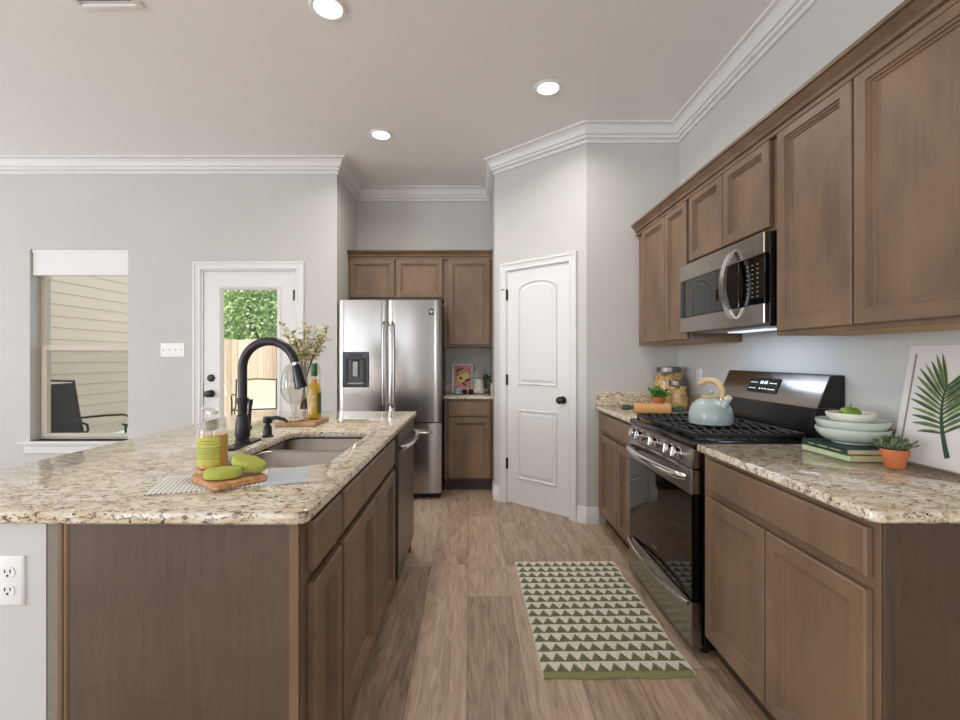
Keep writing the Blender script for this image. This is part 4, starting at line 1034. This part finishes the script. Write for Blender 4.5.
for k in range(13):
    s = .27+.70*k/12; b0 = rib(s); tg = (rib(min(1, s+.03))-rib(s-.03)).normalized()
    for sg in (1, -1):
        an = R(80-50*s)*sg; d = V((tg.x*math.cos(an)-tg.y*math.sin(an), tg.x*math.sin(an)+tg.y*math.cos(an)))
        L_ = (.118*math.sin(math.pi*min(1, .30+.72*(1-s)))**.8+.018)*g.uniform(.92, 1.06)
        pts = []
        for i in range(9):
            u_ = i/8; pts.append(b0+d*L_*u_+V((0, -1))*(.022*u_*u_*(1-s))+tg*.0*u_)
        ws = [  .0005+.0062*math.sin(math.pi*min(1, .06+i/8*.94))**.8 for i in range(9)]
        strip(pts, ws, 1 if k % 3 else 2, .0014)
        strip([p+V((0, -.0016)) for p in pts], [w_*.55 for w_ in ws], 0 if (k+sg) % 2 else 1, .0018)
lm.build('leaf_artwork', LG, pr_, recalc=False)

# ------------------------------------------------------------------ small things on the alcove counter
pf = thing('food_print', 'small pink print of yellow fruit in a white frame', 'picture', (-.13, 4.72, CT))
fo = V((-.195, 4.72, CT+.001)); fu = V((0, .16, .98)).normalized(); fn_ = V((0, -fu.z, fu.y))
MB().rect(fo, X, fu, fn_, .222, .305, [(0, -.014), (0, 0), (.003, .004), (.018, .004), (.021, .0005)]).build('frame', 'trim', pf)
MB().rect(fo+X*.021+fu*.021, X, fu, fn_, .180, .263, [(0, .0002), (0, .001)]).build('pink_paper', plain('blush_paper', S(214, 150, 140), .6, 0, .08, 20), pf)
fp = lambda a, b, d: fo+X*a+fu*b+fn_*d
ink = [plain('yellow_ink', S(220, 206, 110), .6), plain('black_ink', S(38, 40, 36), .6)]
mb = MB()
def blob(cx_, cy_, rx, ry, rot, mi, d):
    mb.mi = mi; mb.face(mb.verts([fp(cx_+rx*math.cos(a)*math.cos(rot)-ry*math.sin(a)*math.sin(rot), cy_+rx*math.cos(a)*math.sin(rot)+ry*math.sin(a)*math.cos(rot), d) for a in [2*math.pi*k/24 for k in range(24)]]))
blob(.095, .150, .036, .044, .3, 0, .0014); blob(.140, .178, .036, .034, .8, 0, .0013)
blob(.094, .152, .014, .018, .2, 1, .0018)
for c_ in ((.062, .230, .022, .009, .9), (.095, .245, .030, .008, .2), (.162, .130, .032, .011, .5), (.130, .090, .030, .010, -.6), (.062, .190, .016, .007, 1.2)): blob(*c_, 1, .0017)
mb.build('fruit_artwork', ink, pf, recalc=False)
vb = thing('ribbed_vase', 'white ribbed jar of white blooms on the alcove counter', 'vase', (.085, 4.66, CT))
rp2 = [(.045, .0005), (.052, .004)]
for k in range(17): rp2.append((.055+.0022*math.cos(k*math.pi), .012+.128*k/16))
rp2 += [(.046, .148), (.042, .148), (.046, .13), (.001, .02)]
MB().lathe(rp2, (.085, 4.66, CT), 32).build('jar', plain('white_ribbed_ceramic', S(226, 222, 214), .4), vb)
g = random.Random(4); mb = MB(); m2 = MB()
for k in range(150):
    d = V((g.gauss(0, 1), g.gauss(0, 1), abs(g.gauss(0, .9)))).normalized(); mb.leaf(V((.085, 4.66, CT+.165))+V((d.x*.070, d.y*.05, d.z*.050)), d, (0, 0, 1), .026, .022, .3)
for a in (-.3, .1, .5):
    for i in range(2): m2.leaf((.125+.01*i, 4.62+a*.05, CT+.165), (.55, -.2+a*.3, .25-.35*i), (0, 0, 1), .085, .034, .45)
m2.tube([(.125, 4.62, CT+.17), (.155, 4.60, CT+.13), (.160, 4.60, CT+.05)], [.012, .016, .010], 8)
mb.build('blooms', plain('white_blooms', S(232, 230, 222), .6), vb, recalc=False); m2.build('leaves', plain('deep_green_leaves', S(44, 58, 38), .5, 0, .2, 60), vb, recalc=False)
jj = thing('glass_tumbler', 'small blue glass tumbler on the alcove counter', 'glass', (-.130, 4.56, CT))
MB().lathe([(.030, .0005), (.034, .004), (.036, .062), (.034, .062), (.032, .008), (.001, .008)], (-.130, 4.56, CT), 24).build('tumbler', plain('blue_grey_glass', S(128, 158, 184), .1, 0, .05), jj)
mb = MB()
for z_ in (.018, .036, .054): mb.lathe([(.0345, z_-.003), (.0372, z_-.003), (.0378, z_+.003), (.0345, z_+.003)], (-.130, 4.56, CT), 24)
mb.build('glass_rings', 'white', jj)
for k, (x_, lb) in enumerate(((-.058, 'left one of two small black spheres beside the tumbler'), (.005, 'right one of two small black spheres, next to the ribbed vase'))):
    tag(MB().lathe([(.008, 0.0004), (.02, .005), (.027, .018), (.027, .030), (.020, .044), (.008, .050), (.001, .0505)], (x_, 4.55, CT), 20).build('decor_sphere', 'black', at=(x_, 4.55, CT)), lb, 'ornament', 'black spheres on the alcove counter')

# ------------------------------------------------------------------ rug
t = NT('woven_triangle_rug'); c = t.n('ShaderNodeTexCoord'); s_ = t.n('ShaderNodeSeparateXYZ', {0: c.outputs['Object']})
NXR, NYR, RW, RL = 11.0, 15.0, .608, 1.035
wv = t.noise(t.coord((60, 160, 1)), 1, 2)
ux = t.math('MULTIPLY', t.math('DIVIDE', s_.outputs[0], RW), NXR); uy = t.math('MULTIPLY', t.math('DIVIDE', t.math('SUBTRACT', s_.outputs[1], .03), RL-.03), NYR)
row = t.math('FLOOR', uy); fx_ = t.math('FRACT', t.math('ADD', ux, t.math('MULTIPLY', t.math('SINE', t.math('MULTIPLY', row, 2.3)), .10)))
fy_ = t.math('FRACT', uy)
fyq = t.math('DIVIDE', t.math('FLOOR', t.math('MULTIPLY', fy_, 6)), 6)
tri = t.math('SUBTRACT', 1.0, t.math('ABSOLUTE', t.math('SUBTRACT', t.math('MULTIPLY', fx_, 2), 1)))
tri = t.math('ADD', tri, t.math('MULTIPLY', t.math('SUBTRACT', wv, .5), .35))
grn = t.math('MAXIMUM', t.math('LESS_THAN', t.math('MULTIPLY', fyq, 1.3), tri), t.math('LESS_THAN', fy_, .09))
grn = t.math('MULTIPLY', grn, t.math('LESS_THAN', fyq, .70))
border = t.math('LESS_THAN', s_.outputs[1], .035)
pick = t.math('GREATER_THAN', t.math('FRACT', t.math('MULTIPLY', s_.outputs[1], 145)), .28)
greens = t.ramp(wv, [(.3, S(88, 91, 62)), (.7, S(130, 131, 94))]); creams = t.ramp(wv, [(.3, S(214, 206, 186)), (.7, S(242, 237, 222))])
colr = t.mix(grn, creams, greens); colr = t.mix(border, colr, S(140, 144, 96))
colr = t.mix(t.math('MULTIPLY', t.math('SUBTRACT', 1.0, pick), .22), colr, S(60, 60, 44))
t.base(colr); M['rug'] = t.props(.95, bump=(pick, .4, .002))
rgm = thing('kitchen_rug', 'green and cream triangle woven rug on the floor before the range', 'rug', (.2936, 1.819, .0))
rgm.rotation_euler = (0, 0, .014)
mb = MB(); nx, ny = 30, 48; a_, b_ = [], []
for i in range(nx+1):
    ra_, rb_ = [], []
    for j in range(ny+1):
        x_ = RW*i/nx+.004*math.sin(j*.45)*(i/nx); y_ = RL*j/ny+.004*math.sin(i*.5)*(1-j/ny)
        z_ = .0065+.0012*math.sin(i*.9)*math.sin(j*.7); ra_.append(mb.b.verts.new((x_, y_, z_))); rb_.append(mb.b.verts.new((x_, y_, .0006)))
    a_.append(ra_); b_.append(rb_)
for i in range(nx):
    for j in range(ny): mb.face([a_[i][j], a_[i+1][j], a_[i+1][j+1], a_[i][j+1]]); mb.face([b_[i][j], b_[i][j+1], b_[i+1][j+1], b_[i+1][j]])
for i in range(nx): mb.face([a_[i][0], b_[i][0], b_[i+1][0], a_[i+1][0]]); mb.face([a_[i][ny], a_[i+1][ny], b_[i+1][ny], b_[i][ny]])
for j in range(ny): mb.face([a_[0][j], a_[0][j+1], b_[0][j+1], b_[0][j]]); mb.face([a_[nx][j], b_[nx][j], b_[nx][j+1], a_[nx][j+1]])
mb.build('woven_field', 'rug', rgm, world=False, angle=50)
mb = MB()
for k in range(58):
    y_ = .012+RL*.985*k/58
    for xx in (-.003, RW+.004*math.sin(y_/RL*48*.45)+.003): mb.tube([(xx, y_, .004), (xx, y_+.010, .0045)], .0036, 6)
o_ = mb.build('edge_stitching', plain('ivory_stitching', S(226, 218, 198), .9), rgm, world=False)
o_['kind'] = 'stuff'

# ------------------------------------------------------------------ outdoors
GR = -.10
struct(MB().box(-30, 12, YB+.2, 40, GR-.1, GR-.005).build('ground_outside', 'lawn'), 'pale green lawn behind the house', 'ground')
struct(MB().box(-6.1, 1.5, YL+.17, 6.6, GR-.09, GR).build('patio_slab', 'concrete'), 'concrete patio outside the window', 'ground')
mb = MB(); pr = []; n = 20; lap = .172
for k in range(n):
    z_ = GR+.1+lap*k; pr += [(0.0, z_), (.018, z_+.004), (.018, z_+.02), (.004, z_+lap)]
pr = [(a, z) for a, z in pr]; poly = [(-.05, pr[0][1])]+pr+[(-.05, pr[-1][1])]
mb.prism(poly, lambda a, b, d: (-6.1+a, d, b), 5.2, 9.6)
struct(mb.build('wall_outside', 'siding', angle=20), 'beige lap sided wall of the house wing outside the window', 'wall')
struct(MB().box(-6.15, -6.07, 9.58, 9.68, GR, 3.5).build('trim_12', 'white'), 'white corner board of the sided wing', 'moulding')
fe = thing('privacy_fence', 'tall cedar privacy fence across the back yard', 'fence', (-4, 10.3, GR))
mb = MB(); k = 0; x_ = -12.0
while x_ < 3:
    zt = 1.68+random.uniform(-.012, .012); mb.box(x_, x_+.139, 10.2, 10.218, GR+.02, zt); x_ += .145
mb.build('pickets', 'fence', fe)
MB().box(-12, 3, 10.22, 10.26, .2, .29).box(-12, 3, 10.22, 10.26, 1.3, 1.39).build('rails', 'fence', fe)
def tree(label, x, y, h, r, n, seed, mat):
    tr_ = thing('tree', label, 'tree', (x, y, GR), 0, 'trees beyond the fence')
    MB().tube([(x, y, GR), (x+.05, y, GR+h*.3), (x-.05, y, GR+h*.6)], [.16, .12, .07], 10).build('trunk', 'bark', tr_)
    g = random.Random(seed); mb = MB()
    for k in range(n):
        d = V((g.gauss(0, 1), g.gauss(0, 1), g.gauss(0, 1))).normalized(); q = g.random()**.45
        lump = 1+.18*math.sin(d.x*7+seed)*math.cos(d.z*6)
        p = V((x, y, GR+h*.58))+V((d.x*r*q*lump, d.y*r*q*lump, d.z*h*.44*q*lump))
        dd = (d+V((g.gauss(0, .8), g.gauss(0, .8), g.gauss(-.1, .8)))).normalized()
        mb.leaf(p, dd, (g.gauss(0, 1), g.gauss(0, 1), g.gauss(0, 1)), g.uniform(.09, .16), g.uniform(.06, .10))
    mb.build('foliage', mat, tr_, recalc=False)
tree('leafy green tree beyond the fence at the left of the door glass', -8.75, 13.0, 5.0, .95, 5000, 1, 'leaf')
tree('leafy green tree beyond the fence in the middle of the door glass', -6.25, 13.2, 5.2, 1.05, 9000, 2, 'leaf2')
tree('leafy green tree beyond the fence at the right of the door glass', -3.80, 13.0, 5.0, .95, 4000, 3, 'leaf')
tree('large green tree farther back behind the other trees', -8.3, 18.2, 7.5, 2.3, 16000, 4, 'leaf')
def patio_chair(label, x, y, rz, mat, wd=.58, group=None, bk=.66):
    c_ = thing('patio_chair', label, 'patio chair', (x, y, GR), rz, group)
    z_ = .42; w2 = wd/2; pts = []
    # seat and back sling: side profile (forward is +x)
    pf_ = [(.28, z_+.02), (.20, z_), (-.15, z_-.03), (-.24, z_+.02), (-.30, z_+bk*.45), (-.36, z_+bk)]
    mb = MB(); mb.rings([[V((a, -w2+.02, b)), V((a, w2-.02, b)), V((a-.012, w2-.02, b-.018)), V((a-.012, -w2+.02, b-.018))] for a, b in pf_]); mb.build('sling', mat, c_, world=False)
    fr_ = MB()
    for s in (-1, 1):
        y_ = s*w2; fr_.tube([(a, y_, b-.008) for a, b in pf_]+[(-.365, y_, z_+bk+.03)], .014, 8)
    fr_.tube([(-.36, -w2, z_+bk+.02), (-.372, 0, z_+bk+.04), (-.36, w2, z_+bk+.02)], .013, 8); fr_.tube([(.27, -w2, z_), (.27, w2, z_)], .013, 8)
    fr_.build('frame', 'darkmetal', c_, world=False)
    for s in (-1, 1):
        y_ = s*(w2+.02); ar = MB()
        ar.tube([(-.30, y_, z_+.24), (0, y_, z_+.27), (.22, y_, z_+.28), (.30, y_, z_+.25), (.31, y_, z_+.19), (.26, y_, z_+.15), (.20, y_, z_+.165)], .013, 8); ar.build('armrest', 'darkmetal', c_, world=False)
        for a, b in ((.24, .20), (-.22, -.26)): MB().tube([(a, y_, z_+.15 if a > 0 else z_), (b+.04, y_, 0)], .013, 8).build('leg', 'darkmetal', c_, world=False)
patio_chair('charcoal sling patio chair seen through the window, facing right', -4.35, 5.15, 0, 'slingdark')
patio_chair('cream sling patio chair in the yard seen through the door glass', -4.08, 8.7, R(-68), 'sling', bk=.50, wd=.72)

# ------------------------------------------------------------------ the island stands half a degree askew
PV = V((IX, 2.1, 0)); MR = Matrix.Translation(PV) @ Matrix.Rotation(-.0096, 4, 'Z') @ Matrix.Translation(-PV)
bpy.context.view_layer.update()
for o in ISL: o.matrix_world = MR @ o.matrix_world
bpy.context.view_layer.update()
